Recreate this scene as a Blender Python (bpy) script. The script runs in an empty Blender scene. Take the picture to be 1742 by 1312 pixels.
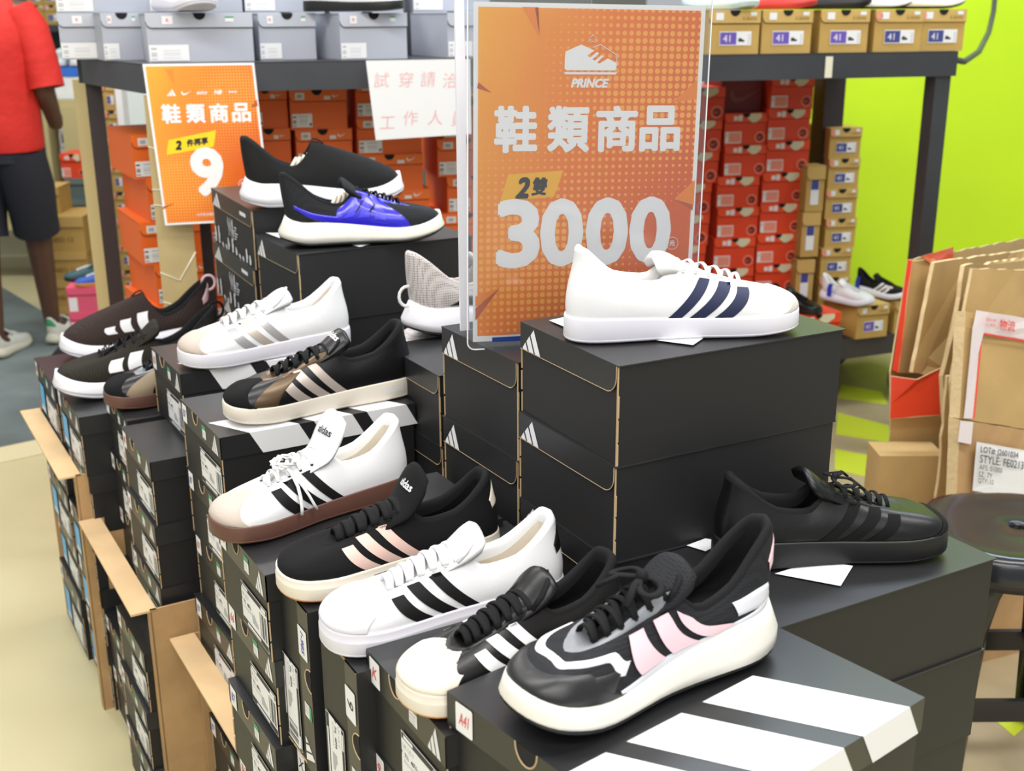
import bpy, bmesh, math, random
import numpy as np
from mathutils import Vector, Matrix
random.seed(7)
PI=math.pi
SC=bpy.context.scene
COL=SC.collection
# ---------------------------------------------------------------- camera, light, exposure
W_PX,H_PX=1742,1312
F_PX=2000.0; HOR=25.0; ROLL=math.radians(.3); CAM_H=1.45
PITCH=math.atan((656-HOR)/F_PX)
_F=Vector((0,math.cos(PITCH),-math.sin(PITCH)));_U0=Vector((0,math.sin(PITCH),math.cos(PITCH)));_R0=Vector((1,0,0))
_R=_R0*math.cos(ROLL)-_U0*math.sin(ROLL); _U=_U0*math.cos(ROLL)+_R0*math.sin(ROLL)
cam=bpy.data.cameras.new('camera'); camo=bpy.data.objects.new('camera',cam); COL.objects.link(camo)
cam.sensor_width=36; cam.lens=F_PX/W_PX*36; cam.clip_start=.05
M=Matrix((_R,_U,-_F)).transposed().to_4x4(); M.translation=Vector((0,0,CAM_H)); camo.matrix_world=M
cam.dof.use_dof=True; cam.dof.focus_distance=1.5; cam.dof.aperture_fstop=7.5
SC.camera=camo
SC.view_settings.view_transform='Standard'; SC.view_settings.look='None'; SC.view_settings.gamma=1; SC.view_settings.use_curve_mapping=False
SC.view_settings.exposure=0.46
wd=bpy.data.worlds.new('world'); SC.world=wd; wd.use_nodes=True
wd.node_tree.nodes['Background'].inputs[0].default_value=(.93,.97,1,1); wd.node_tree.nodes['Background'].inputs[1].default_value=.36
def lamp(name,loc,size,power,col=(1,.97,.93),rot=(0,0,0)):
    l=bpy.data.lights.new(name,'AREA'); l.shape='RECTANGLE'; l.size=size[0]; l.size_y=size[1]; l.energy=power; l.color=col
    o=bpy.data.objects.new(name,l); o.location=loc; o.rotation_euler=rot; COL.objects.link(o); return o
lamp('front_fill_lamp',(-1.2,1.6,3.1),(2.4,.35),40)
lamp('front_fill_lamp',(1.4,1.2,3.1),(2.4,.35),40)
lamp('front_fill_lamp',(-.3,-.6,3.0),(3.0,.5),52)
lamp('front_fill_lamp',(.2,-1.6,2.5),(3.5,1.2),31,rot=(math.radians(52),0,0))  # unseen fill light added behind the camera to brighten boxes under the rack
lamp('front_fill_lamp',(1.5,3.6,3.25),(3.0,.7),75,(.80,.90,1))
lamp('front_fill_lamp',(-2.2,4.6,3.4),(2.6,.4),60)
def ray(x,y): return _F+_R*((x-871)/F_PX)-_U*((y-656)/F_PX)
def atz(x,y,z):
    d=ray(x,y); t=(z-CAM_H)/d.z; return Vector((0,0,CAM_H))+d*t
def aty(x,y,Y):
    d=ray(x,y); return Vector((0,0,CAM_H))+d*(Y/d.y)
# ---------------------------------------------------------------- materials
MATS={}
def mat(name,col,rough=.6,metal=0,spec=.5,bump=None,emit=None,coat=0,var=None,sheen=0,alpha=None):
    if name in MATS: return MATS[name]
    m=bpy.data.materials.new(name); m.use_nodes=True; nt=m.node_tree; b=nt.nodes['Principled BSDF']
    c=tuple(col)+(1,) if len(col)==3 else col
    b.inputs['Base Color'].default_value=c; b.inputs['Roughness'].default_value=rough; b.inputs['Metallic'].default_value=metal
    b.inputs['Specular IOR Level'].default_value=spec; b.inputs['Coat Weight'].default_value=coat; b.inputs['Sheen Weight'].default_value=sheen
    tc=None
    if bump or var:
        tc=nt.nodes.new('ShaderNodeTexCoord')
    if var:
        n=nt.nodes.new('ShaderNodeTexNoise'); n.inputs['Scale'].default_value=var[0]; n.inputs['Detail'].default_value=5
        nt.links.new(tc.outputs['Object'],n.inputs['Vector'])
        r=nt.nodes.new('ShaderNodeValToRGB'); r.color_ramp.elements[0].position=.35; r.color_ramp.elements[1].position=.65
        r.color_ramp.elements[0].color=tuple(max(0,v*(1-var[1])) for v in c[:3])+(1,); r.color_ramp.elements[1].color=tuple(min(1,v*(1+var[1])) for v in c[:3])+(1,)
        nt.links.new(n.outputs['Fac'],r.inputs['Fac']); nt.links.new(r.outputs['Color'],b.inputs['Base Color'])
    if bump:
        kind,scale,dist=bump
        if kind=='noise': t=nt.nodes.new('ShaderNodeTexNoise'); t.inputs['Scale'].default_value=scale; o=t.outputs['Fac']
        elif kind=='wave': t=nt.nodes.new('ShaderNodeTexWave'); t.inputs['Scale'].default_value=scale; t.inputs['Distortion'].default_value=1.5; t.bands_direction='DIAGONAL'; o=t.outputs['Fac']
        else: t=nt.nodes.new('ShaderNodeTexVoronoi'); t.inputs['Scale'].default_value=scale; t.inputs['Randomness'].default_value=.15; o=t.outputs['Distance']
        nt.links.new(tc.outputs['Object'],t.inputs['Vector'])
        bm=nt.nodes.new('ShaderNodeBump'); bm.inputs['Distance'].default_value=dist; bm.inputs['Strength'].default_value=.8
        nt.links.new(o,bm.inputs['Height']); nt.links.new(bm.outputs['Normal'],b.inputs['Normal'])
        if kind=='mesh' :
            r=nt.nodes.new('ShaderNodeValToRGB'); r.color_ramp.elements[0].position=.2; r.color_ramp.elements[1].position=.5
            r.color_ramp.elements[0].color=tuple(v*.45 for v in c[:3])+(1,); r.color_ramp.elements[1].color=c
            mm=r; nt.links.new(o,r.inputs['Fac']); nt.links.new(r.outputs['Color'],b.inputs['Base Color'])
    if emit: b.inputs['Emission Color'].default_value=tuple(emit[:3])+(1,); b.inputs['Emission Strength'].default_value=emit[3]
    MATS[name]=m; return m
BK=mat('black_card',(.016,.0165,.018),.36,spec=.55,var=(9,.12))
BK2=mat('black_card_side',(.014,.014,.015),.5,spec=.4)
KR=mat('kraft_edge',(.50,.36,.20),.8)
KRD=mat('carton_brown',(.47,.29,.13),.8,var=(14,.09),bump=('noise',60,.0006))
KRL=mat('carton_light',(.68,.47,.25),.8,var=(10,.07))
WH=mat('white_print',(.76,.76,.775),.5)
PAPER=mat('paper_white',(.78,.78,.78),.55)
INK=mat('label_ink',(.03,.03,.03),.6)
INKG=mat('label_grey',(.42,.42,.44),.6)
RED=mat('red_ink',(.75,.06,.05),.6)
BLUEI=mat('blue_ink',(.06,.06,.42),.6)
GRN=mat('sticker_green',(.05,.32,.13),.6)
SKYB=mat('label_sky_blue',(.12,.45,.80),.5)
HOLE=mat('hole_black',(.006,.006,.006),.9)
# ---------------------------------------------------------------- mesh builder
class MB:
    def __init__(s): s.v=[]; s.f=[]; s.m=[]; s.mats=[]; s.sm=[]
    def mi(s,m):
        if m not in s.mats: s.mats.append(m)
        return s.mats.index(m)
    def add(s,vs,fs,m,smooth=False):
        o=len(s.v); s.v+= [tuple(v) for v in vs]; k=s.mi(m)
        for f in fs: s.f.append(tuple(i+o for i in f)); s.m.append(k); s.sm.append(smooth)
        return s
    def box(s,a,b,m,M=None):
        x0,y0,z0=a;x1,y1,z1=b
        vs=[(x0,y0,z0),(x1,y0,z0),(x1,y1,z0),(x0,y1,z0),(x0,y0,z1),(x1,y0,z1),(x1,y1,z1),(x0,y1,z1)]
        if M: vs=[M@Vector(v) for v in vs]
        return s.add(vs,[(0,3,2,1),(4,5,6,7),(0,1,5,4),(1,2,6,5),(2,3,7,6),(3,0,4,7)],m)
    def poly(s,pts,m): return s.add(pts,[tuple(range(len(pts)))],m)
    def prism(s,pts2,fn,t0,t1,m):
        """pts2 closed 2D outline, fn(u,v,t)->3D ; thick plate"""
        n=len(pts2); vs=[fn(u,v,t0) for u,v in pts2]+[fn(u,v,t1) for u,v in pts2]
        fs=[tuple(range(n-1,-1,-1)),tuple(range(n,2*n))]+[(i,(i+1)%n,n+(i+1)%n,n+i) for i in range(n)]
        return s.add(vs,fs,m)
    def loft(s,rings,m,closed=True,cap0=False,cap1=False,smooth=True):
        n=len(rings[0]); vs=[p for r in rings for p in r]; fs=[]
        for j in range(len(rings)-1):
            for i in range(n if closed else n-1):
                k=(i+1)%n; fs.append((j*n+i,j*n+k,(j+1)*n+k,(j+1)*n+i))
        s.add(vs,fs,m,smooth)
        if cap0: s.add(rings[0],[tuple(range(n-1,-1,-1))],m,smooth)
        if cap1: s.add(rings[-1],[tuple(range(n))],m,smooth)
        return s
    def tube(s,path,r,m,seg=8,flat=1.0,up=None,cap=True,rr=None):
        P=[Vector(p) for p in path]; rings=[]
        T0=None; prev=None
        for i,p in enumerate(P):
            t=(P[min(i+1,len(P)-1)]-P[max(i-1,0)]).normalized()
            if prev is None:
                u=Vector(up) if up is not None else (Vector((0,0,1)) if abs(t.z)<.9 else Vector((1,0,0)))
            else: u=prev if up is None else Vector(up)
            u=(u-t*u.dot(t))
            if u.length<1e-6: u=Vector((1,0,0))-t*t.x
            u.normalize(); w=t.cross(u); prev=u
            q=rr[i] if rr else r
            rings.append([tuple(p+u*(math.sin(a)*q*flat)+w*(math.cos(a)*q)) for a in [2*PI*k/seg for k in range(seg)]])
        return s.loft(rings,m,True,cap,cap)
    def mesh(s,name):
        me=bpy.data.meshes.new(name); me.from_pydata(s.v,[],s.f)
        for m in s.mats: me.materials.append(m)
        me.polygons.foreach_set('material_index',s.m); me.polygons.foreach_set('use_smooth',s.sm)
        me.update(); return me
    def build(s,name,parent=None,loc=None,fix=True):
        me=s.mesh(name)
        if fix:
            b=bmesh.new(); b.from_mesh(me); bmesh.ops.remove_doubles(b,verts=b.verts,dist=1e-6); bmesh.ops.recalc_face_normals(b,faces=b.faces); b.to_mesh(me); b.free()
        return link(name,me,parent,loc)
def link(name,me,parent=None,loc=None):
    o=bpy.data.objects.new(name,me); COL.objects.link(o)
    if parent: o.parent=parent
    if loc is not None: o.location=loc
    return o
def tag(o,label=None,cat=None,group=None,kind=None):
    if label: o['label']=label
    if cat: o['category']=cat
    if group: o['group']=group
    if kind: o['kind']=kind
    return o
def empty(name,loc=(0,0,0),rz=0,label=None,cat=None,group=None,rx=0,ry=0):
    o=bpy.data.objects.new(name,None); COL.objects.link(o); o.location=loc; o.rotation_euler=(rx,ry,rz); o.empty_display_size=.05
    return tag(o,label,cat,group)
def copy_tree(o,parent=None):
    c=o.copy(); COL.objects.link(c)
    if parent: c.parent=parent
    for ch in list(o.children): copy_tree(ch,c)
    return c
_TC={}
def text_verts(body,size,bold=0,shear=0,space=1.0):
    k=(body,size,bold,shear,space)
    if k in _TC: return _TC[k]
    cu=bpy.data.curves.new('t','FONT'); cu.body=body; cu.size=size; cu.offset=bold; cu.shear=shear; cu.align_x='CENTER'; cu.align_y='CENTER'; cu.resolution_u=3; cu.space_character=space
    o=bpy.data.objects.new('t',cu); COL.objects.link(o)
    dg=bpy.context.evaluated_depsgraph_get(); dg.update()
    me=bpy.data.meshes.new_from_object(o.evaluated_get(dg))
    vs=[tuple(v.co) for v in me.vertices]; fs=[tuple(p.vertices) for p in me.polygons]
    bpy.data.objects.remove(o); bpy.data.curves.remove(cu); bpy.data.meshes.remove(me)
    if vs:
        xs=[v[0] for v in vs]; ys=[v[1] for v in vs]; cx=(min(xs)+max(xs))/2; cy=(min(ys)+max(ys))/2
        vs=[(v[0]-cx,v[1]-cy,0) for v in vs]
    _TC[k]=(vs,fs); return vs,fs
def put_text(mb,body,size,fn,m,cx=0,cy=0,bold=0,shear=0,rot=0,space=1.0,width=None,height=None):
    vs,fs=text_verts(body,size,min(bold,0),shear,space)
    if not vs: return
    if bold>0:
        # weight is built from copies nudged around the stroke, so dense characters keep their counters
        if width: width-=2*bold
        if height: height-=2*bold
        n=8 if bold>.0006 else 4
        o_=Vector(fn(0,0)); nn=(Vector(fn(.001,0))-o_).cross(Vector(fn(0,.001))-o_).normalized()*.00003
        for k in range(n): put_text(mb,body,size,(lambda u,v,k=k:tuple(Vector(fn(u,v))+nn*k)),m,cx+bold*math.cos(2*PI*(k+.5)/n)*(1.15 if n==8 else 1),cy+bold*math.sin(2*PI*(k+.5)/n)*(1.15 if n==8 else 1),0,shear,rot,space,width,height)
    sx=sy=1
    if width: sx=width/(max(v[0] for v in vs)-min(v[0] for v in vs)); sy=sx
    if height: sy=height/(max(v[1] for v in vs)-min(v[1] for v in vs)); sx=sx if width else sy
    c,s_=math.cos(rot),math.sin(rot)
    mb.add([fn(cx+(v[0]*sx*c-v[1]*sy*s_),cy+(v[0]*sx*s_+v[1]*sy*c)) for v in vs],fs,m)
# ---------------------------------------------------------------- three bar emblem
BARS=[[(0.0,0.0),(.27,0),(.16,.40),(.10,.36)],[(.36,0),(.62,0),(.42,.70),(.28,.42)],[(.71,0),(1,0),(.66,1.0),(.50,.86)]]
BARS=[[(0.0,0.06),(.02,0.0),(.28,0),(.16,.33)],[(.36,0),(.63,0),(.40,.68),(.22,.40)],[(.71,0),(1,0),(.63,1.02),(.46,.74)]]
def emblem(mb,fn,u0,v0,w,h,m):
    for q in BARS: mb.poly([fn(u0+a*w,v0+b*h) for a,b in q],m)
def barcode(mb,fn,u0,v0,u1,v1,m,seed=1,vert=False,n=22):
    r=random.Random(seed)
    for k in range(n):
        if r.random()<.45: continue
        t0=k/n; t1=(k+.3+.55*r.random())/n
        if vert: a,b,c,d=u0,v0+(v1-v0)*t0,u1,v0+(v1-v0)*t1
        else: a,b,c,d=u0+(u1-u0)*t0,v0,u0+(u1-u0)*t1,v1
        mb.poly([fn(a,b),fn(c,b),fn(c,d),fn(a,d)],m)
def rect(mb,fn,u0,v0,u1,v1,m): mb.poly([fn(u0,v0),fn(u1,v0),fn(u1,v1),fn(u0,v1)],m)
def rrect_pts(u0,v0,u1,v1,r,n=4):
    P=[]
    for cx,cy,a0 in ((u1-r,v0+r,-90),(u1-r,v1-r,0),(u0+r,v1-r,90),(u0+r,v0+r,180)):
        for k in range(n+1):
            a=math.radians(a0+90*k/n); P.append((cx+r*math.cos(a),cy+r*math.sin(a)))
    return P
def shoe_print(mb,fn,u,v,s,m):
    P=[(0,0),(1,0),(1.02,.12),(.95,.26),(.68,.36),(.45,.52),(.40,.62),(.30,.56),(.12,.50),(.02,.62),(-.02,.3)]
    mb.poly([fn(u+a*s,v+b*s) for a,b in P],m)
# ---- shoebox meshes are cached per design so that copies share them
_BX={}
def endfn(d): return lambda u,v:(u,-d,v)
def box_meshes(kind,W,L,H,sticker):
    key=(kind,round(W,3),round(L,3),round(H,3))
    out={}
    lip={'F':.30,'B':.29,'G':.30,'V':.30}[kind]*H
    if key not in _BX:
        d={}
        b=MB(); b.box((0.001,0.001,0),(W-.001,L-.001,H-.002),BK2)
        # kraft corner edges
        for x in (0.0005,W-.0005):
            z=0
            while z<H-lip-.01:
                z2=min(H-lip,z+H*.22); dx=.0006 if int(z/(H*.22))%2 else 0
                b.box((x-.0008-dx,-.0002,z+.001),(x+.0008-dx,.0012,z2),KR); z=z2+H*.02
        d['body']=b.mesh('body')
        l=MB()
        t=.0016
        l.box((-t,-t,H-.0016),(W+t,L+t,H),BK)
        # side lips
        sl=lip if kind in('F',) else lip*.9
        if kind=='F':
            l.box((W,-t,H-sl),(W+t,L+t,H-.0016),BK); l.box((-t,-t,H-sl),(0,L+t,H-.0016),BK)
        # front lip
        if kind=='F': l.box((-t,-t,H-lip),(W+t,0,H-.0016),BK)
        elif kind in('B','G'):
            r=.020; P=[(0,H-lip)]+[(W-r-.003+r*math.sin(a),H-lip+r-r*math.cos(a)) for a in [PI/2*k/6 for k in range(7)]]+[(W-.003,H-.0016),(0,H-.0016)]
            l.prism(P,lambda u,v,tt:(u,tt,v),-t,0,BK)
            l.tube([(u,-t,v) for u,v in P[1:-1]],.0006,KR,5)
            l.tube([(0,-t,H-lip),(W-r,-t,H-lip)],.0004,KR,4)
            l.box((W-.003,-.0004,H*.0),(W-.0012,.001,H-.002),KR)
        l.box((-t,-t-.0002,H-.0012),(-t+.001,.0,H-.0002),KR)
        d['lid']=l.mesh('lid')
        f=endfn(t+.0004)
        lg=MB()
        if kind=='F': emblem(lg,f,W*.80,H-lip+.002,W*.15,lip*.86,WH)
        else: emblem(lg,f,W*.03,H-lip+.001,W*.20,lip*.86,WH)
        d['printed_logo']=lg.mesh('printed_logo')
        g=endfn(.0008)
        if kind=='F':
            n=MB()
            r=.015
            pts=[(W*.40+r*1.0*math.cos(a),H-.0004+r*1.25*math.sin(a)) for a in [PI+PI*k/10 for k in range(11)]]
            n.poly([f(u,v) for u,v in pts],HOLE)
            n.tube([f(u,v) for u,v in pts],.0009,KR,5)
            d['thumb_notch']=n.mesh('thumb_notch')
            s=MB(); a,b_=W*.57,H-lip*.78
            rect(s,f,a,b_,a+.019,b_+.022,PAPER); rect(s,endfn(t+.0006),a,b_+.015,a+.019,b_+.022,GRN)
            for q in range(3): rect(s,endfn(t+.0006),a+.002,b_+.002+q*.004,a+.015,b_+.003+q*.004,INKG)
            d['date_sticker']=s.mesh('date_sticker')
            s=MB(); u0,u1,v0,v1=W*.44,W*.965,H*.07,H*.56
            rect(s,g,u0,v0,u1,v1,PAPER); g2=endfn(.0010)
            rect(s,g2,u0+.001,v1-.008,u1-.001,v1-.001,INK); rect(s,g2,u0+.001,v0+.001,u1-.001,v0+.009,INK)
            rect(s,endfn(.0012),u0+.006,v1-.0065,u0+.028,v1-.0025,PAPER); rect(s,endfn(.0012),u1-.022,v1-.007,u1-.004,v1-.002,PAPER); rect(s,endfn(.0012),u0+.02,v0+.003,u1-.03,v0+.007,PAPER)
            put_text(s,'UK US F',.008,g2,INKG,u0+.016,v1-.016); put_text(s,'7  7½  40⅔',.008,g2,INK,u0+.018,v1-.026,bold=.0001); put_text(s,'BLACK/WHITE',.005,g2,INKG,u0+.022,v1-.034)
            shoe_print(s,g2,u0+(u1-u0)*.40,v0+.016,.024,INKG)
            barcode(s,g2,u1-.030,v0+.012,u1-.004,v1-.013,INK,3)
            d['size_label']=s.mesh('size_label')
            s=MB(); rect(s,g,W*.10,H*.10,W*.33,H*.62,SKYB); rect(s,g2,W*.12,H*.12,W*.31,H*.20,PAPER)
            d['blue_label']=s.mesh('blue_label')
        if kind=='G':
            s=MB(); rect(s,f,W*.72,H-lip*.62,W*.86,H-lip*.40,WH); d['brand_tab']=s.mesh('brand_tab')
            s=MB(); rr=random.Random(5)
            for k in range(11):
                u=W*(.03+.95*k/11)+rr.uniform(-.004,.004); hh=H*(.10+.22*rr.random()) if k in(0,1,4,5,6,9,10) else H*.05
                w=.0055
                P=[(u-w,0.003),(u+w,.003)]+[(u+w*math.cos(a),hh+w*math.sin(a)) for a in [PI*q/6 for q in range(7)]]
                s.poly([g(x,z) for x,z in P],WH)
                s.poly([g(u+.006+.004*math.cos(a),hh*.6+.006*math.sin(a)) for a in [2*PI*q/8 for q in range(8)]],WH)
            for k in range(3):
                x=W*(.40+.05*k); s.tube([g(x+.006*math.sin(i),H*(.30+.055*i)) for i in range(7)],.0006,WH,4)
            s.tube([g(W*.5,H*.25),g(W*.5,H*.62)],.0006,WH,4)
            for k in range(5): rect(s,g,W*.54,H*(.30+.05*k),W*(.58+.02*(k%3)),H*(.32+.05*k),WH)
            d['hand_graphic']=s.mesh('hand_graphic')
        _BX[key]=d
    return _BX[key]
_ST={}
def sticker_mesh(W,H,lip,txt,m,kind='F'):
    k=(round(W,3),round(H,3),txt,m.name,kind)
    if k not in _ST:
        s=MB(); 
        if kind=='F':
            u0,v0=W*.045,H-lip*.93; w,h=.026,lip*.86
            f=endfn(.0024); s.poly([f(a,b) for a,b in rrect_pts(u0,v0,u0+w,v0+h,.002,2)],PAPER)
            put_text(s,txt,.02,endfn(.0027),m,u0+w/2,v0+h/2,bold=.0001,shear=.25,width=w*.62 if len(txt)>1 else None,height=h*.42)
        _ST[k]=s.mesh('price_sticker')
    return _ST[k]
YAW_W=-60.0
def shoebox(name,label,A,W,L,H,ztop,yaw=YAW_W,kind='F',txt='B7',ink=None,group=None,blue=False,stripes=None,cat='shoebox'):
    """A = plan position of the near corner shared by the end face and the long side; x runs along the end face"""
    a=math.radians(yaw); ex=Vector((math.cos(a),math.sin(a),0))
    loc=Vector((A[0],A[1],0))-ex*W; loc.z=ztop-H
    root=empty(name,loc,a,label,cat,group)
    d=box_meshes(kind,W,L,H,txt)
    for k,me in d.items():
        if k=='blue_label' and not blue: continue
        link(k,me,root)
    if kind=='F' and txt: link('price_sticker',sticker_mesh(W,H,.30*H,txt,ink or RED),root)
    if stripes:
        s=MB(); t=.0021; lipd=.30*H
        for (y0,y1,dep) in stripes:
            sk=dep*.55
            # on the top, running in from the long edge
            s.poly([(W+t,y0,H+.0004),(W+t,y1,H+.0004),(W-dep,y1-sk,H+.0004),(W-dep,y0-sk,H+.0004)],WH)
            s.poly([(W+t,y0,H+.0004),(W+t,y1,H+.0004),(W+t,y1+lipd*.55,H-lipd),(W+t,y0+lipd*.55,H-lipd)],WH)
        s.build('printed_stripes',root,fix=False)
    return root
def wl(w,l): return (.5*w+.8660254*l, -.8660254*w+.5*l)
ORD=['topmost','second from the top','third from the top','fourth from the top','fifth from the top','sixth from the top','seventh from the top','eighth from the top','ninth from the top','tenth from the top','eleventh from the top','twelfth from the top']
def column(what,w,l,W,L,H,ztop,zbot=0,kind='F',inks=None,blue=False,jit=.005,desc='black shoebox',stripes_top=None,group='black shoeboxes in the display stacks',seed=0,yaw=YAW_W,xy=None,first=0,low=None):
    r=random.Random(seed); z=ztop; n=0; out=[]
    while z-zbot>H*.6:
        h=H if z-zbot>1.6*H else z-zbot
        A=xy if xy else wl(w,l)
        j=(0,0) if n==0 else (r.uniform(-jit,jit),r.uniform(-jit,jit)*.9)
        if low and z<low[0]: A=wl(w+low[1],l+low[2])
        txt,ink=('B7',RED) if not inks else inks[n%len(inks)]
        y=yaw+(0 if n==0 else r.uniform(-.7,.7))
        out.append(shoebox('shoebox','%s, %s under the %s'%(desc,ORD[n+first],what),(A[0]+j[0],A[1]+j[1]),W,L,h,z,y,kind,txt,ink,group,blue,stripes_top if n==0 else None))
        z-=h; n+=1
    return out
# ---------------------------------------------------------------- shoes
def crs(xs,ys,x):
    xs=np.asarray(xs,float); ys=np.asarray(ys,float); x=np.atleast_1d(np.asarray(x,float))
    n=len(xs); m=np.zeros(n); d=np.diff(ys)/np.diff(xs)
    for i in range(1,n-1):
        m[i]=0 if d[i-1]*d[i]<=0 else 2*d[i-1]*d[i]/(d[i-1]+d[i])
    m[0]=d[0]; m[-1]=d[-1]
    k=np.clip(np.searchsorted(xs,x,side='right')-1,0,n-2); h=xs[k+1]-xs[k]; t=(x-xs[k])/h
    return (2*t**3-3*t**2+1)*ys[k]+(t**3-2*t**2+t)*h*m[k]+(-2*t**3+3*t**2)*ys[k+1]+(t**3-t**2)*h*m[k+1]
LS=.30
TA=[0,.08,.18,.28,.38,.46,.52,.62,.74,.86,.94,1]
TOPS={
'court':[(.012,0,.109),(.017,.017,.108),(.040,.026,.090),(.074,.029,.070),(.108,.028,.066),(.126,.025,.078),(.136,.021,.088),(.158,.018,.084),(.182,.0165,.073),(.202,.014,.063),(.212,.009,.058),(.215,0,.057)],
'run':[(-.006,0,.130),(.002,.016,.127),(.032,.025,.106),(.064,.028,.080),(.100,.028,.069),(.124,.024,.087),(.134,.021,.098),(.158,.018,.092),(.182,.0165,.080),(.200,.014,.070),(.210,.009,.064),(.213,0,.062)],
'slip':[(-.004,0,.126),(.004,.016,.124),(.032,.025,.104),(.062,.028,.079),(.092,.028,.068),(.108,.026,.078),(.115,.023,.090),(.121,.019,.099),(.126,.014,.108),(.129,.009,.114),(.131,.004,.118),(.132,0,.119)],
}
WA=[0,.1,.2,.3,.4,.5,.6,.7,.8,.9,1]
WB=[0,.0215,.0330,.0365,.0370,.0390,.0455,.0500,.0450,.0290,0]
def smooth(a,b,x):
    t=np.clip((x-a)/(b-a),0,1); return t*t*(3-2*t)
class Last:
    """geometry of one shoe: a runs heel->toe along each side, v from the sole edge up to the opening"""
    def __init__(s,kind='court',foot=1,hs=.030,fs=.025,spring=.007,wide=1.0,taper=1.0,zadd=0):
        s.kind=kind; s.foot=foot; s.hs=hs; s.fs=fs; s.spring=spring; s.wide=wide; s.zadd=zadd
        s.T=TOPS[kind]; s.tx=[p[0] for p in s.T]; s.ty=[p[1] for p in s.T]; s.tz=[p[2]+zadd for p in s.T]
    def xa(s,a): return (1-np.cos(np.pi*a))/2*LS
    def yc(s,x): return s.foot*.010*np.clip((x/LS-.4)/.6,0,1)**1.6
    def ztop(s,a):
        x=s.xa(a)/LS
        if s.kind=='court': return s.hs+(s.fs-s.hs)*smooth(.1,.6,x)+s.spring*.7*np.clip((x-.7)/.3,0,1)**2
        return s.hs+.006*(1-smooth(0,.12,x))+(s.fs-s.hs)*smooth(.15,.75,x)+s.spring*.85*np.clip((x-.68)/.32,0,1)**1.7
    def zbot(s,a):
        x=s.xa(a)/LS; r=s.spring*np.clip((x-.70)/.30,0,1)**1.8
        if s.kind!='court': r=r+.010*np.clip((.14-x)/.14,0,1)**1.6
        return r+.0005
    def base(s,a,side,k=1.0,dx=0.0):
        a=np.asarray(a,float); x=s.xa(a); w=crs(WA,WB,a)*s.wide*k
        xc=LS/2+(x-LS/2)*(1-(1-k)*.35)+dx
        return np.stack([xc,side*w+s.yc(x),np.zeros_like(x)],-1)
    def nrm(s,a,side):
        e=.004; a=np.asarray(a,float)
        p=s.base(np.clip(a+e,0,1),side)-s.base(np.clip(a-e,0,1),side)
        n=np.stack([p[...,1]*side,-p[...,0]*side,0*p[...,0]],-1)*-1
        l=np.linalg.norm(n,axis=-1,keepdims=True); l[l<1e-9]=1; n=n/l
        n[a<=1e-6]=(-1,0,0); n[a>=1-1e-6]=(1,0,0)
        return n
    def top(s,a,side):
        a=np.asarray(a,float); return np.stack([crs(TA,s.tx,a),side*crs(TA,s.ty,a)+s.yc(crs(TA,s.tx,a)),crs(TA,s.tz,a)],-1)
    def S(s,a,side,v,off=0.0):
        a=np.asarray(a,float); v=np.asarray(v,float); a,v=np.broadcast_arrays(a,v)
        P0=s.base(a,side,.945); P0[...,2]=s.ztop(a)-.001
        P3=s.top(a,side); n=s.nrm(a,side); dz=(P3-P0)[...,2:3]
        w=smooth(.55,.97,a)[...,None]; up=np.array([0,0,1.])
        hgt=np.minimum(.80*dz,.024 if s.kind!='slip' else .026)
        P1=P0+n*.0025+up*((1-w)*.42*dz+w*hgt)
        heel=smooth(.25,0,a)[...,None] if False else (1-smooth(0,.25,a))[...,None]
        P1=P1+n*.002*heel
        d=P0-P3; dxy=d*np.array([1,1,0])
        side2=n*.006-up*dz*.36-n*.006*heel
        fr=dxy*.45-up*dz*(.08 if s.kind!='slip' else .33)
        P2=P3+(1-w)*side2+w*fr
        t=v[...,None]
        P=(1-t)**3*P0+3*(1-t)**2*t*P1+3*(1-t)*t*t*P2+t**3*P3
        if off is None: return P
        if np.any(np.asarray(off)!=0):
            e=.01
            A=s.S(np.clip(a+e,0,1),side,v,None)-s.S(np.clip(a-e,0,1),side,v,None); B=s.S(a,side,np.clip(v+e,0,1),None)-s.S(a,side,np.clip(v-e,0,1),None)
            N=np.cross(A,B)*side*1.0; l=np.linalg.norm(N,axis=-1,keepdims=True); l[l<1e-12]=1; N=N/l
            o=np.asarray(off); o=o[...,None] if o.ndim else o
            # orient outward
            c=P-np.array([.13,0,.03]); sg=np.sign((N*c).sum(-1,keepdims=True)); sg[sg==0]=1
            P=P+N*sg*o
        return P
    def lookup(s,side):
        if not hasattr(s,'_lk'): s._lk={}
        if side not in s._lk:
            A,V=np.meshgrid(np.linspace(.03,.975,260),np.linspace(0,1,70),indexing='ij')
            P=s.S(A,side,V,None); s._lk[side]=(A.ravel(),V.ravel(),P.reshape(-1,3))
        return s._lk[side]
    def side(s,x,z,side,off=.0008,vmax=.80):
        A,V,P=s.lookup(side); d=(P[:,0]-x)**2+(P[:,2]-z)**2+(V>vmax)*1.0
        i=int(np.argmin(d)); edge=V[i]>vmax-.02 or V[i]<.01; p=s.S(A[i:i+1],side,V[i:i+1],off)[0]; q=s.S(A[i:i+1],side,V[i:i+1],None)[0]
        N=(p-q)/max(off,1e-6); ny=N[1] if abs(N[1])>.25 else .25*side
        dx,dz=x-q[0],z-q[2]
        lim=.0012
        if dx*dx+dz*dz>lim**2: k=(0 if edge else lim)/math.sqrt(dx*dx+dz*dz); dx*=k; dz*=k
        return (p[0]+dx,p[1]-(N[0]*dx+N[2]*dz)/ny,p[2]+dz)
def loopA(n): return np.linspace(0,1,n+1)
def full(fn,n):
    a=loopA(n); L1=fn(a,1); L2=fn(a,-1)
    return [tuple(p) for p in L1]+[tuple(p) for p in L2[::-1][1:-1]]
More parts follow.
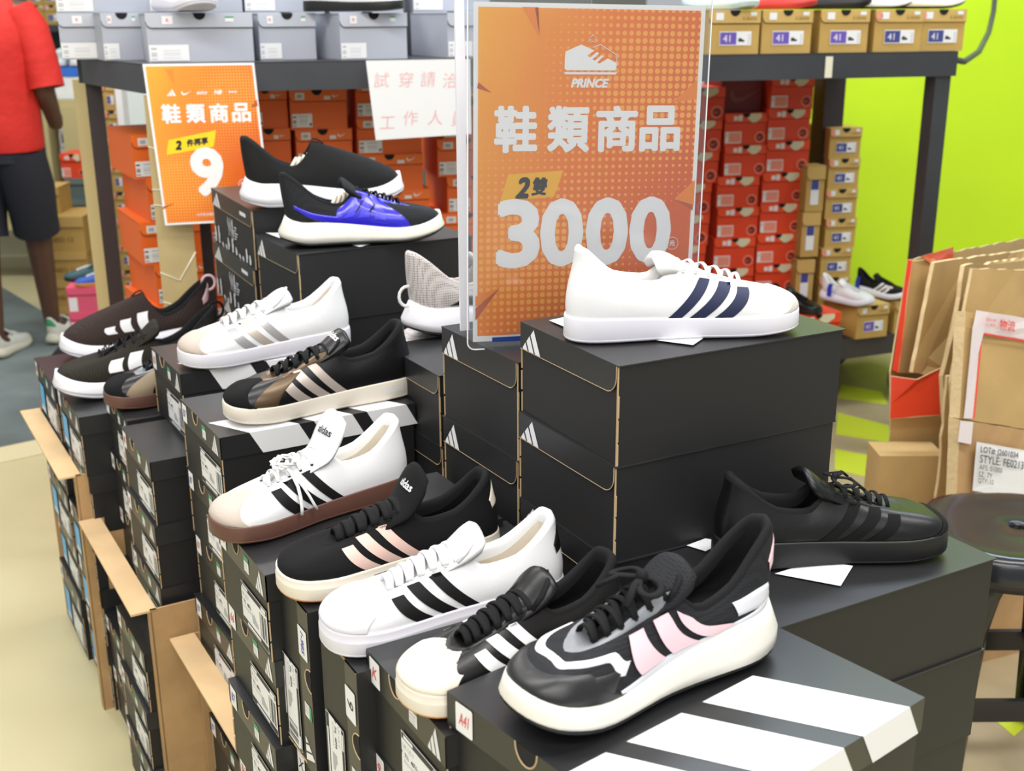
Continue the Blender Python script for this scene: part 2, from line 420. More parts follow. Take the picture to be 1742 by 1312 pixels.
def grid_patch(mb,fn,us,vs,m,thick=None):
    R=[[tuple(fn(u,v)) for v in vs] for u in us]
    mb.loft(R,m,closed=False)
def surf_patch(g,name,root,m,a0,a1,vlo,vhi,off=.0012,n=26,nv=9,sides=(1,-1),ridge=None,edge=True):
    mb=MB()
    def build(side):
        a=np.linspace(a0,a1,n); t=np.linspace(0,1,nv); A,Tt=np.meshgrid(a,t,indexing='ij')
        lo=np.array([vlo(x) for x in a])[:,None]; hi=np.array([vhi(x) for x in a])[:,None]; V=lo+(hi-lo)*Tt
        o=np.full(A.shape,off); 
        if edge: o[:,0]=0; o[:,-1]=0; 
        if edge and a0>0: o[0,:]=0
        if ridge: o=o+ridge(A,V)
        P=g.S(A,side,V,o); return P
    for s_ in sides:
        P=build(s_); mb.loft([[tuple(q) for q in r] for r in P],m,closed=False)
    return mb.build(name,root)
def side_quad(g,mb,q,m,side,nu=7,nv=12,off=.0009,bow=0.0):
    """q = bottom-back, bottom-front, top-front, top-back in (x,z) metres"""
    R=[]
    for i in range(nu):
        u=i/(nu-1); r=[]
        for j in range(nv):
            v=j/(nv-1)
            x=(1-u)*((1-v)*q[0][0]+v*q[3][0])+u*((1-v)*q[1][0]+v*q[2][0])+bow*4*v*(1-v)
            z=(1-u)*((1-v)*q[0][1]+v*q[3][1])+u*((1-v)*q[1][1]+v*q[2][1])
            r.append(g.side(x,z,side,off))
        R.append(r)
    mb.loft(R,m,closed=False)
COURT_STRIPES=[((.120,.138),(.180,.166),.078),((.147,.167),(.206,.190),.070),((.178,.200),(.225,.210),.060)]
def shoe(name,label,heel,toe,z,c,group=None,cat='shoe',foot=1,kind='court',pitch=0):
    """heel, toe: plan points of the two tips; c: dict of colours and options"""
    hx,hy=heel; tx,ty=toe; Ln=math.hypot(tx-hx,ty-hy); sc=Ln/LS
    root=empty(name,(hx,hy,z),math.atan2(ty-hy,tx-hx),label,cat,group); root.scale=(sc,sc,sc)
    g=Last(kind,foot,c.get('hs',.030 if kind=='court' else .046),c.get('fs',.025 if kind=='court' else .030),c.get('spring',.007 if kind=='court' else .020),c.get('wide',1),zadd=c.get('zadd',0 if kind=='court' else .004))
    lo=c.get('lod',0); N=(30 if not lo else 16)
    up,so,li,la=c['upper'],c['sole'],c.get('lining',c['upper']),c.get('lace',c['upper'])
    fl=c.get('flare',0.0)
    # ---- sole
    def ring(k,zf,dx=0,push=0):
        def fn(a,side):
            P=g.base(a,side,k,dx); P=P+g.nrm(a,side)*(push if np.isscalar(push) else push(a)[:,None]); P[...,2]=zf(a); return P
        return full(fn,N)
    zt,zb=g.ztop,g.zbot
    mb=MB()
    if kind=='court':
        R=[ring(.90,zb),ring(.97,lambda a:zb(a)+.0005),ring(1.0,lambda a:zb(a)+.004),ring(1.0,lambda a:zb(a)+.6*(zt(a)-zb(a)))]
        if c.get('foxing'): R+=[ring(1.0,lambda a:zt(a)-.0105),ring(.985,lambda a:zt(a)-.0095),ring(.985,lambda a:zt(a)-.003),ring(.975,lambda a:zt(a))]
        else: R+=[ring(.995,lambda a:zt(a)-.002),ring(.98,lambda a:zt(a)+.0004)]
        R+=[ring(.90,lambda a:zt(a)-.001)]
        mb.loft(R,so,True,True,True)
        midsole=mb.build('sole',root)
        ob=MB(); ob.loft([ring(.955,lambda a:zb(a)-.0003),ring(.985,lambda a:zb(a)+.0012),ring(1.002,lambda a:zb(a)+.0030),ring(.99,lambda a:zb(a)+.0036)],c.get('outsole',so),True,True,True); ob.build('outsole',root)
    else:
        fp=lambda a: .006*fl*(1-smooth(.1,.45,a))+.001
        bul=lambda a: (.006+.006*(1-smooth(.2,.6,a)))*c.get('bulge',1)
        R=[ring(.88,lambda a:zb(a)+.003),ring(.95,lambda a:zb(a)+.0035),ring(1.0,lambda a:zb(a)+.010,0,bul),ring(1.0,lambda a:zb(a)+.45*(zt(a)-zb(a)),0,bul),
           ring(1.0,lambda a:zb(a)+.78*(zt(a)-zb(a)),0,lambda a:bul(a)*.45),ring(.985,lambda a:zt(a)+.001+.010*smooth(.72,1,a)*c.get('toelip',.8)+.006*(1-smooth(0,.14,a))),ring(.90,lambda a:zt(a)-.002)]
        mb.loft(R,so,True,True,True); mb.build('midsole',root)
        ob=MB(); ob.loft([ring(.90,lambda a:zb(a)),ring(.965,lambda a:zb(a)+.0005),ring(1.0,lambda a:zb(a)+.0062,0,lambda a:bul(a)*.9),ring(.97,lambda a:zb(a)+.0078)],c.get('outsole',so),True,True,True); ob.build('outsole',root)
    # ---- upper
    nv=14 if not lo else 8
    vs=np.linspace(0,1,nv); R=[]
    for v in vs: R.append(full(lambda a,side:g.S(a,side,np.full_like(a,v),None),N))
    mb=MB(); mb.loft(R,up,True)
    thk=lambda a:.0090*(1-smooth(.42,.58,a))+.0016
    def coll(k,dz):
        def fn(a,side):
            P=g.top(a,side); P=P-g.nrm(a,side)*(thk(a)*k)[:,None]; P[...,2]+=dz*thk(a)/.008; return P
        return full(fn,N)
    cr=MB(); cr.loft([full(lambda a,side:g.S(a,side,np.full_like(a,.965),.0006),N) if False else R[-1],coll(.12,.0026),coll(.32,.0042),coll(.6,.0042),coll(.86,.0024),coll(1.02,-.0015),coll(1.05,-.008)],c.get('collar',li),True)
    mb.build('upper',root); cr.build('collar',root)
    def inn(k,zz):
        def fn(a,side):
            P=g.top(a,side); B=g.base(a,side,.80); w=smooth(.45,.6,a)[:,None]
            Q=B*(1-w)+(P*np.array([1,.93,1]))*w; n=g.nrm(a,side)*(1.05*thk(a))[:,None]
            Z=g.ztop(a)+.004
            O=(P-n)*(1-k)+Q*k; O[...,2]=(P[...,2]-.008*thk(a)/.008)*(1-k)+Z*k; return O
        return full(fn,N)
    ib=MB(); ib.loft([inn(0,0),inn(.5,0),inn(1,0)],li,True)
    a=loopA(N); q=inn(1,0); m_=N+1
    l1=q[:m_]; l2=[q[0]]+q[m_:][::-1]+[q[N]]
    ib.loft([l1,l2],c.get('insole',li),closed=False,smooth=False); ib.build('lining',root)
    # ---- tongue
    if kind!='slip' and not c.get('no_tongue'):
        ex=c.get('tongue_up',0)
        tp=[(.222,.050),(.205,.0585),(.180,.071),(.155,.083),(.136,.093),(.120,.104+ex*.5),(.108,.112+ex)]
        if kind=='run': tp=[(x,zz+.005) for x,zz in tp]
        tp=[(x,zz+g.zadd) for x,zz in tp]
        W=[.010,.014,.020,.025,.029,.031,.030]; W=[q_*c.get('tongue_w',1) for q_ in W]; rings=[]
        ts=np.linspace(0,1,16); px=crs(np.linspace(0,1,7),[p[0] for p in tp],ts); pz=crs(np.linspace(0,1,7),[p[1] for p in tp],ts); pw=crs(np.linspace(0,1,7),W,ts)
        for i,(x,zz,w) in enumerate(zip(px,pz,pw)):
            th=.0024+.0050*smooth(.5,.85,ts[i]); 
            if i==14: w=w*.985
            if i==15: th*=.4; w=w*.90; zz-=.0005
            r=[]
            for k in range(9): 
                u=-1+k/4; r.append((x+.0*u*u,u*w+float(g.yc(np.array(x))),zz-.010*u*u+th*(1-u*u*.6)))
            for k in range(9):
                u=1-k/4; r.append((x+.0015,u*w*.97+float(g.yc(np.array(x))),zz-.010*u*u-th))
            rings.append(r)
        tb=MB(); tb.loft(rings,c.get('tongue',up),True,True,True); to=tb.build('tongue',root)
        if c.get('tongue_text'):
            txt,tm=c['tongue_text']; s=MB(); i0=12
            c0=np.array([px[i0],float(g.yc(np.array(px[i0]))),pz[i0]]); d=np.array([px[14]-px[10],0,pz[14]-pz[10]]); d/=np.linalg.norm(d); nn=np.array([-d[2],0,d[0]]); nn=nn if nn[2]>0 else -nn
            # text reads with its top toward the tongue tip
            def tf(u,v): 
                p=c0+d*v+np.array([0,1,0])*u; yy=p[1]-c0[1]; return tuple(p+nn*(.0062-.010*(yy/.026)**2*.9))
            put_text(s,txt,.013,tf,tm,0,0,bold=.0003,width=.036); s.build('tongue_logo',to,fix=False)
    # ---- overlays
    es=c.get('eyestay')
    if kind!='slip' and es: surf_patch(g,'eyestay',root,es,.50,1.0,lambda a:.80-.06*smooth(.9,1,a),lambda a:.995,.0013,24,6)
    tc=c.get('toecap')
    if tc=='shell' or c.get('shell'):
        m=c['shell']
        def rg(A,V):
            ph=(A-.80)/.20; return -.0014*(A>.81)*(np.cos(ph*2*PI*5)>.80)*(V>.28)*(V<.80)
        surf_patch(g,'toe_cap',root,m,.76,1,lambda a:0,lambda a:.30+.50*smooth(.76,.92,a),.0022,60,16,ridge=rg)
    elif tc: surf_patch(g,'toe_cap',root,tc,.775,1,lambda a:0,lambda a:.02+.80*smooth(.77,1.0,a)*c.get('cap',1) if kind=='court' else .30,.0019,30,10)
    if c.get('mudguard'): surf_patch(g,'mudguard',root,c['mudguard'],.60,1,lambda a:0,lambda a:.02+.40*smooth(.60,.80,a),.0016,40,8)
    if c.get('heel'): surf_patch(g,'heel_tab',root,c['heel'],0,.13,lambda a:.50,lambda a:.99-.3*(a/.13)**2,.0012,8,8)
    if c.get('counter'): surf_patch(g,'heel_counter',root,c['counter'],0,.30,lambda a:0,lambda a:.62-.5*(a/.30)**2,.0012,14,8)
    # ---- stripes
    if c.get('stripe'):
        stl=c.get('stripes',COURT_STRIPES); lean=c.get('lean',0)
        for i,(bt,tp_,ztp) in enumerate(stl):
            for sd in c.get('stripe_sides',(1,-1)):
                mb=MB(); x0,x1=bt; x3,x2=sorted(tp_); zbm=float(g.ztop(np.array([math.acos(1-2*min(.99,(x0+x1)/2/LS))/PI]))[0])+.0005
                zt_=ztp+g.zadd; zb_=c.get('stripe_z0',zbm)
                sm_=c['stripe'][i] if isinstance(c['stripe'],(list,tuple)) else c['stripe']
                side_quad(g,mb,[(x0,zb_),(x1,zb_),(x2,zt_-.002),(x3,zt_)],sm_,sd,bow=c.get('bow',.004)); mb.build('stripe',root)
    for nm,m,a0,a1,vl,vh in c.get('ppanels',[]):
        for sds in (((1,),(-1,)) if (a0>0 and a1<1) else ((1,-1),)):
            surf_patch(g,nm,root,m,a0,a1,vl if callable(vl) else (lambda a,vl=vl:vl),vh if callable(vh) else (lambda a,vh=vh:vh),.0014,22,8,sides=sds)
    for bt0,bt1,tp0,tp1,v0,v1,m,nm in c.get('pstripes',[]):
        for sd in (1,-1):
            mb=MB(); rows=[]
            for j in range(12):
                t=j/11; rows.append([tuple(g.S(np.array([(bt0+(bt1-bt0)*u)*(1-t)+(tp0+(tp1-tp0)*u)*t]),sd,np.array([v0+(v1-v0)*t]),.0024)[0]) for u in np.linspace(0,1,6)])
            mb.loft(rows,m,closed=False); mb.build(nm,root)
    for nm,q,m in c.get('panels',[]):
        for sd in (1,-1):
            mb=MB(); side_quad(g,mb,[(x,zz) for x,zz in q],m,sd,off=.0006,nu=12,nv=12); mb.build(nm,root)
    # ---- laces
    if kind!='slip' and not c.get('no_lace'):
        n=c.get('eyelets',6); A=np.linspace(.905,.545,n); lw=c.get('lace_w',.0028); mb=MB(); eb=MB()
        pts=[]
        for ai in A:
            pl_=[g.S(np.array([ai]),s_,np.array([.90]),.0018)[0] for s_ in (1,-1)]
            pts.append(pl_)
            if es or c.get('eye'):
                for P,s_ in zip(pl_,(1,-1)): eb.tube([P-np.array([0,s_*.0002,.0012]),P+np.array([0,s_*.0002,.0000])],.0022,c.get('eye',HOLE),8)
        def bar(p,q,h,tw=0,ends=True):
            path=[]
            for k in range(11):
                t=k/10; P=p*(1-t)+q*t; b=math.sin(PI*t)**.7 if 0<t<1 else 0
                path.append((P[0]+tw*math.sin(2*PI*t),P[1],P[2]+h*b))
            if lo: path=path[::2]
            mb.tube(path,lw,la,8 if not lo else 5,flat=.45)
        hh=c.get('lace_h',.011)
        for i,(p,q) in enumerate(pts): bar(p,q,hh,0)
        for i in range(n-1):
            (p,q),(p2,q2)=pts[i],pts[i+1]
            bar(p*.96+q*.04,q2*.96+p2*.04,hh*.75); 
        if c.get('bow_knot'):
            p,q=pts[-1]; ce=(p+q)/2+np.array([.012,0,hh+.006]); bl=c['bow_knot']
            for sd in (1,-1):
                lp=[]
                for k in range(15):
                    t=2*PI*k/14; r_=.030*bl*math.sin(t/2)
                    lp.append(tuple(ce+np.array([.012*math.sin(t)+.008*math.sin(t/2),sd*(r_*math.cos((t-PI)*.25)),.006*math.sin(t/2)-.010*math.sin(t/2)**2])))
                mb.tube(lp,lw,la,6,flat=.5)
                mb.tube([tuple(ce),tuple(ce+np.array([.018*bl,sd*.012,.002])),tuple(ce+np.array([.036*bl,sd*.024,-.010]))],lw,la,6,flat=.5)
            mb.tube([tuple(ce+np.array([-.004,-.005,0])),tuple(ce+np.array([0,0,.003])),tuple(ce+np.array([.004,.005,0]))],lw*1.5,la,6)
        if c.get('top_loop'):
            p,q=pts[-1]; k_=c['top_loop']
            mb.tube([tuple(p+np.array(o)*k_) for o in ((0,0,0),(-.010,.002,.012),(-.022,-.004,.022),(-.030,-.018,.026),(-.026,-.030,.020),(-.012,-.036,.012),(0,-.038,.004))],lw,la,7,flat=.6)
        if c.get('dangle'):
            p=pts[2][0 if c['dangle']>0 else 1]; sd=c['dangle']; ce=(pts[2][0]+pts[2][1])/2+np.array([0,0,.010])
            for dx_ in (-.022,.004):
                pa=[tuple(ce),tuple(p+np.array([0,sd*.006,.008]))]
                for t in (.25,.5,.75,1.0):
                    q_=g.side(p[0]+dx_*t-.004,p[2]*(1-t)+(.020)*t,sd,.004); pa.append((q_[0],q_[1]+sd*.003*t,q_[2]))
                mb.tube(pa,lw,la,6,flat=.6)
            for k in range(7):
                a_=k*.9; mb.tube([tuple(ce+np.array([.020*math.cos(a_+t)-.004,.016*math.sin(a_+t*1.3),.004+.004*math.sin(3*t+k)])) for t in (0,.6,1.2,1.8,2.4)],lw*.9,la,6,flat=.7)
        mb.build('laces',root)
        if eb.v: eb.build('eyelets',root)
    if c.get('pull_loop'):
        mb=MB(); mb.tube([(.004+.014*math.cos(t)-.010,0,.118+.016*math.sin(t)+.010-c.get('loop_dz',0)) for t in [PI*2*k/14 for k in range(15)]],.0028,c['pull_loop'],6,flat=.35,up=(0,1,0)); mb.build('pull_loop',root)
    if c.get('tongue_loop'):
        mb=MB(); mb.tube([(.168-.036*t,.0+.0*t,.092+.034*t+.010*math.sin(PI*t)) for t in [k/8 for k in range(9)]],.0042,c['tongue_loop'],8,flat=.35); mb.build('pull_tab',root)
    if c.get('paper'):
        mb=MB(); r=random.Random(3)
        for k in range(4): mb.tube([(.085+.012*k,-.012+.008*k,.05),(.09+.01*k,-.008+.006*k,.075),(.100+.008*k,.002,.088+.003*k)],.008,c['paper'],6,flat=.5)
        mb.build('tissue_stuffing',root)
    if c.get('sole_text'):
        s=MB(); m=c['sole_text']
        for sd in (1,-1):
            def sf(u,v,sd=sd):
                x=.045+(u if sd<0 else -u); a_=math.acos(1-2*min(.99,max(.01,x/LS)))/PI
                P=g.base(np.array([a_]),sd,1.0)[0]; return (x,P[1]+sd*.0006,.017+v)
            put_text(s,'adidas',.010,sf,m,width=.034,bold=.0002)
        s.build('sole_logo',root,fix=False)
    return root
# ---------------------------------------------------------------- floor and walls
def floor_mat():
    m=bpy.data.materials.new('floor_vinyl'); m.use_nodes=True; nt=m.node_tree; b=nt.nodes['Principled BSDF']; b.inputs['Roughness'].default_value=.38
    tc=nt.nodes.new('ShaderNodeTexCoord'); n=nt.nodes.new('ShaderNodeTexNoise'); n.inputs['Scale'].default_value=3; n.inputs['Detail'].default_value=6
    r=nt.nodes.new('ShaderNodeValToRGB'); r.color_ramp.elements[0].color=(.50,.45,.25,1); r.color_ramp.elements[1].color=(.62,.56,.33,1)
    nt.links.new(tc.outputs['Object'],n.inputs['Vector']); nt.links.new(n.outputs['Fac'],r.inputs['Fac']); nt.links.new(r.outputs['Color'],b.inputs['Base Color']); return m
FL=floor_mat()
mb=MB(); mb.box((-7,-1.5,-.05),(6,11,0),FL); tag(mb.build('floor'),kind='structure')
GREYF=mat('floor_grey_mat',(.125,.155,.15),.75,var=(2.5,.25),bump=('noise',30,.002))
gl=atz(0,762,0); gr=atz(95,742,0)
mb=MB(); d=(gr-gl).normalized(); p0=gl-d*3; p1=gl+d*.75; nrm=Vector((-d.y,d.x,0))
mb.prism([(p0.x,p0.y),(p1.x,p1.y),(p1.x+nrm.x*3.2,p1.y+nrm.y*3.2),(p0.x+nrm.x*3.2,p0.y+nrm.y*3.2)],lambda u,v,t:(u,v,t),.0005,.003,GREYF)
tag(mb.build('floor_grey_section'),kind='structure')
CREAM=mat('floor_cream',(.66,.58,.36),.5)
mb=MB(); mb.prism([(p0.x,p0.y-.004),(p1.x,p1.y-.004),(p1.x+nrm.x*-.16,p1.y+nrm.y*-.16),(p0.x+nrm.x*-.16,p0.y+nrm.y*-.16)],lambda u,v,t:(u,v,t),.0004,.003,CREAM)
tag(mb.build('trim_1'),kind='structure')
BRF=mat('floor_brown',(.42,.33,.19),.45,var=(4,.12))
mb=MB(); mb.prism([(.35,1.6),(4,1.2),(4,5.6),(.8,5.2)],lambda u,v,t:(u,v,t),.0004,.002,BRF); tag(mb.build('floor_brown_section'),kind='structure')
TAPE=mat('tape_lime',(.58,.66,.04),.4)
def tape(pts,name='floor_tape',label=None):
    P=[atz(x,y,0) for x,y in pts]; mb=MB(); mb.prism([(p.x,p.y) for p in P],lambda u,v,t:(u,v,t),.0022,.0030,TAPE)
    o=mb.build(name); tag(o,label,'floor tape','lime tape strips on the brown floor')
tape([(1432,655),(1500,668),(1510,690),(1425,678)],label='upper lime tape strip on the brown floor under the trolley')
tape([(1422,740),(1425,703),(1512,725),(1515,775),(1495,752)],label='middle lime tape strip on the brown floor behind the black boxes')
tape([(1420,765),(1508,782),(1512,822),(1420,800)],label='lower lime tape strip on the brown floor behind the black boxes')
tape([(1690,1225),(1742,1190),(1742,1240),(1725,1255)],label='lime tape strip on the brown floor seen below the stool')
def wallmat(name,c,rough=.55):
    return mat(name,c,rough,var=(1.2,.04))
LIME=wallmat('lime_paint',(.56,.80,.010),.5)
yw=math.radians(12)
def wall(name,x0,y0,x1,y1,h,m,th=.1):
    dx,dy=x1-x0,y1-y0; l=math.hypot(dx,dy); mb=MB(); mb.box((0,0,0),(l,th,h),m); o=mb.build(name,None,(x0,y0,0)); o.rotation_euler.z=math.atan2(dy,dx); return tag(o,kind='structure')
wall('wall_right',.95,4.92,4.6,5.7,3.2,LIME)
wall('wall_back',-7,8.6,.95,8.6,3.2,wallmat('back_wall_paint',(.16,.17,.15)))
# ---------------------------------------------------------------- foreground stacks of black boxes
B7r=('B7',RED); B7b=('B7',BLUEI)
WHITE_END='black shoebox with printed white end label'
def col(*a,**k): return column(*a,**k)
col('brown slip-on runner',-2.622,.36,.262,.33,.13,.68,0,blue=True,inks=[('B8',RED),('A2',INK),B7r],seed=1)
col('dark laced runner',-2.378,.365,.24,.33,.13,.68,0,blue=True,inks=[('1',RED),('B6',RED),B7r],seed=2,desc='black shoebox with blue label')
col('black gum-soled sneaker toe',-2.186,.4215,.195,.33,.12,.72,0,low=(.25,0,-.05),inks=[('9',INK),('16',INK),B7r],seed=3)
col('striped-lid box',-1.945,.405,.212,.33,.12,.72,0,low=(.37,0,-.05),inks=[('85',RED),('K',RED),('X',INK),B7r],seed=4)
ST=[(.05,.125,.07),(.155,.225,.07)]
shoebox('shoebox','black shoebox with striped lid under the white silver-striped sneaker',wl(-2.005,.485),.205,.275,.13,.85,kind='F',txt='83',ink=RED,group='black shoeboxes in the display stacks',stripes=ST)
col('black sneaker with bronze stripes',-1.675,.455,.218,.325,.12,.84,0,inks=[B7b,('87',BLUEI),B7r,B7b,B7r],seed=5,stripes_top=[(.045,.125,.075),(.150,.215,.075),(.240,.310,.075)],desc='black shoebox')
col('white gum-soled sneaker',-1.275,.388,.195,.33,.122,.80,0,inks=[('B6',RED),('66',RED),B7b],seed=6)
def vbox(label,A,h,W,L,ztop,txt,ink,yaw=YAW_W):
    """a shoebox standing on its long side: end face is h wide and W tall"""
    a=math.radians(yaw); ex=Vector((math.cos(a),math.sin(a),0))
    r=empty('shoebox',(A[0],A[1],ztop),a,label,'shoebox','black shoeboxes standing on edge in the front row')
    # local frame of box turned by 90 degrees about its length: its lid faces +x (the near side)
    r.rotation_mode='XYZ'; r.rotation_euler=(0,PI/2,0)
    Mx=Matrix.Rotation(a,4,'Z')@Matrix.Rotation(PI/2,4,'Y'); p=Vector((A[0],A[1],ztop))-ex*h
    Mx.translation=p; r.matrix_world=Mx
    d=box_meshes('F',W,L,h,txt)
    for k,me in d.items():
        if k!='blue_label': link(k,me,r)
    s=MB(); f=endfn(.0024); lip=.3*h
    s.poly([f(q,b) for q,b in rrect_pts(W*.12,h-lip*1.0,W*.12+.040,h-.006,.002,2)],PAPER)
    put_text(s,txt,.016,endfn(.0027),ink,W*.12+.020,h-lip*.5-.003,bold=.0001,shear=.2,width=.030 if len(txt)>2 else .010)
    s.build('price_sticker',r,fix=False)
    return r
V9=wl(-1.172,.403); V10=wl(-1.037,.407)
vbox('black shoebox on edge with 1-985 sticker under the black sneaker with pink stripes',V9,.115,.225,.33,.79,'1-985',BLUEI)
vbox('black shoebox on edge with 9 sticker under the white shell-toe sneaker',V10,.112,.225,.29,.78,'9',INK)
col('1-985 and 9 boxes',-1.037,.41,.235,.27,.14,.56,0,inks=[('X',INK)],seed=7) 
col('cream shell-toe sneaker',-.864,.425,.185,.22,.12,.80,0,jit=.002,inks=[('K',RED),('9',RED)],seed=8)
# support below the 9 box is the same pile footprint
A12=(.1215,.748)
ST12=[(.045,.116,.125),(.141,.211,.125),(.239,.311,.125)]
column('pink-striped chunky runner',0,0,.29,.335,.12,.84,.0,inks=[('A41',RED),('A40',RED)],seed=9,xy=A12,yaw=-51,desc='large black shoebox',stripes_top=ST12)
column('all-black sneaker',0,0,.20,.33,.12,.84,0,kind='B',seed=10,xy=(.276,1.092),yaw=-61,jit=.003,desc='plain black shoebox')
column('white sneaker with navy stripes',0,0,.226,.328,.12,1.08,0,kind='B',seed=11,xy=(.1185,1.243),yaw=-62,jit=.003,desc='plain black shoebox')
column('large orange price poster',0,0,.217,.31,.137,1.02,0,kind='B',seed=12,xy=(.0085,1.462),yaw=-60,jit=.004,desc='plain black shoebox')
column('blue runner',0,0,.25,.38,.140,1.012,0,kind='B',seed=13,xy=(-.410,2.235),yaw=-60,jit=.003,desc='plain black shoebox')
column('black slip-on runner',0,0,.385,.25,.128,1.060,0,kind='G',seed=14,xy=(-.545,2.47),yaw=-64,jit=.006,desc='black shoebox with hand graphic')
column('half-hidden black and grey runner',-1.80,.84,.175,.33,.12,.84,0,kind='B',seed=16,jit=.003,desc='plain black shoebox')
column('grey mesh runner',0,0,.21,.33,.12,.91,0,kind='B',seed=15,xy=(-.114,1.765),yaw=-60,jit=.003,desc='plain black shoebox')
# ---------------------------------------------------------------- brown cartons that hold the left stacks
def carton(label,w0,w1,l,z0,z1,depth=.38,strip=.045):
    r=empty('carton',(*wl(w0,l),z0),math.radians(-60),label,'cardboard box','open brown cartons in the left stack'); Wd=w1-w0; H=z1-z0; t=.005
    mb=MB(); mb.box((0,0,0),(t,depth,H),KRD); mb.build('side_wall',r)
    mb=MB(); mb.box((Wd-t,-.012,0),(Wd,depth,H),KRD); mb.build('side_wall',r)
    mb=MB(); mb.prism([(0,-strip),(Wd,-strip),(Wd,-.001),(0,-.001)],lambda u,v,tt:(u,v,H+tt-.004+.25*(v+strip)*0),0,.004,KRL); mb.build('top_flap',r)
    mb=MB(); mb.box((Wd-.022,-.013,0),(Wd,-.009,H-.004),KRD); mb.build('front_edge',r)
    return r
carton('brown carton with pale top flap at the far left of the box stack',-2.893,-2.392,.358,.0,.553)
carton('brown carton with pale top flap in the middle of the left box stack',-2.385,-1.922,.385,.0,.455)
carton('brown carton with pale top flap below the gum-soled sneaker boxes',-1.915,-1.40,.445,.0,.395)
def patch(pts,z,rootlabel):
    # white print on a lid, belongs to the box whose label is given
    for o in COL.objects:
        if o.get('label')==rootlabel:
            bpy.context.view_layer.update(); mi=o.matrix_world.inverted(); mb=MB(); P=[atz(x,y,z) for x,y in pts]; mb.poly([tuple(mi@Vector((p.x,p.y,z))) for p in P],WH); mb.build('printed_patch',o,fix=False); return
    print('no box',rootlabel)
patch([(1085,575),(1125,560),(1209,567),(1179,587)],1.0822,'plain black shoebox, topmost under the white sneaker with navy stripes')
patch([(934,545),(962,539),(985,552),(960,556)],1.0822,'plain black shoebox, topmost under the white sneaker with navy stripes')
patch([(1318,976),(1395,952),(1451,963),(1430,997)],.8422,'plain black shoebox, topmost under the all-black sneaker')
patch([(1168,928),(1200,916),(1230,922),(1200,938)],.8422,'plain black shoebox, topmost under the all-black sneaker')
patch([(452,396),(500,396),(520,402),(476,405)],1.0142,'plain black shoebox, topmost under the blue runner')
patch([(590,415),(625,409),(645,412),(612,420)],1.0142,'plain black shoebox, topmost under the blue runner')
# ---------------------------------------------------------------- foreground shoes
LW=mat('leather_white',(.72,.725,.74),.42,bump=('noise',180,.0002)); RW=mat('rubber_white',(.66,.65,.71),.5); RWc=mat('rubber_cream',(.72,.66,.56),.5)
LB=mat('leather_black',(.0045,.0045,.005),.36,spec=.4,bump=('noise',160,.0002)); SB=mat('suede_black',(.004,.004,.0045),.9,spec=.25,bump=('noise',300,.0004))
NAVY=mat('stripe_navy',(.004,.009,.050),.6); SUG=mat('suede_grey',(.52,.49,.45),.95,bump=('noise',300,.0004)); SUP=mat('suede_beige',(.47,.395,.34),.95,bump=('noise',300,.0004))
SILV=mat('stripe_silver',(.42,.41,.41),.30,metal=.35); SILV2=mat('stripe_beige_silver',(.52,.46,.39),.32,metal=.3); CHAMP=mat('stripe_champagne',(.52,.44,.39),.34,metal=.35)
BRONZ=mat('satin_bronze',(.11,.070,.036),.30,metal=.4); LACEW=mat('lace_white',(.74,.74,.74),.85,bump=('wave',300,.0002)); LACEB=mat('lace_black',(.005,.005,.0055),.8,spec=.25,bump=('wave',300,.0003))
GUM=mat('rubber_gum',(.115,.050,.035),.5); GUM2=mat('rubber_gum_edge',(.52,.22,.08),.5); LIN=mat('lining_cream',(.72,.66,.56),.9); LINW=mat('lining_white',(.78,.77,.75),.9)
LINB=mat('lining_black',(.006,.006,.0065),.85,spec=.25); PINKS=mat('stripe_pink',(.62,.43,.37),.7,bump=('noise',400,.0002)); BLK=mat('stripe_black',(.004,.004,.0045),.7,spec=.25,bump=('noise',400,.0002))
KNB=mat('knit_black',(.008,.008,.008),.8,spec=.25,bump=('wave',160,.0005)); KNBR=mat('knit_brown',(.030,.018,.015),.8,spec=.25,bump=('wave',90,.0008)); KND=mat('knit_dark',(.016,.013,.008),.72,spec=.25,bump=('wave',120,.0008))
MESHB=mat('mesh_black',(.014,.015,.018),.75,spec=.25,bump=('mesh',330,.0006)); MESHG=mat('mesh_grey',(.55,.50,.48),.8,bump=('mesh',260,.0008)); FOAMW=mat('foam_white',(.72,.71,.75),.5,bump=('noise',40,.0008)); FOAMC=mat('foam_cream',(.68,.66,.59),.55,bump=('noise',80,.0006))
BLUEP=mat('blue_plastic',(.020,.012,.52),.25,coat=.5); BLUEP2=mat('blue_plastic_raised',(.045,.035,.68),.3,coat=.4); OUTB=mat('rubber_black',(.006,.006,.0065),.5)
LPINK=mat('stripe_light_pink',(.74,.50,.54),.5); GREYG=mat('overlay_grey',(.20,.21,.23),.35); GREYL=mat('overlay_silver',(.62,.63,.67),.35); DARKO=mat('overlay_dark',(.012,.012,.013),.38)
SHOEG='shoes displayed on the black boxes'
def sh(label,hp,tp,z,c,kind='court',foot=1,name='sneaker',fix=None,**k):
    h=atz(hp[0],hp[1],z); t=atz(tp[0],tp[1],z)
    if fix:
        e=Vector((math.cos(math.radians(fix[1])),math.sin(math.radians(fix[1])),0))*fix[2]
        if fix[0]=='h': t=h+e
        else: h=t-e
    return shoe(name,label,(h.x,h.y),(t.x,t.y),z+.0006,c,SHOEG,'shoe',foot,kind,**k)
    h=atz(hp[0],hp[1],z); t=atz(tp[0],tp[1],z); r=shoe(name,label,(h.x,h.y),(t.x,t.y),z+.0006,c,SHOEG,'shoe',foot,kind,**k); print('SHOE',label,'len %.3f'%(h-t).length); return r
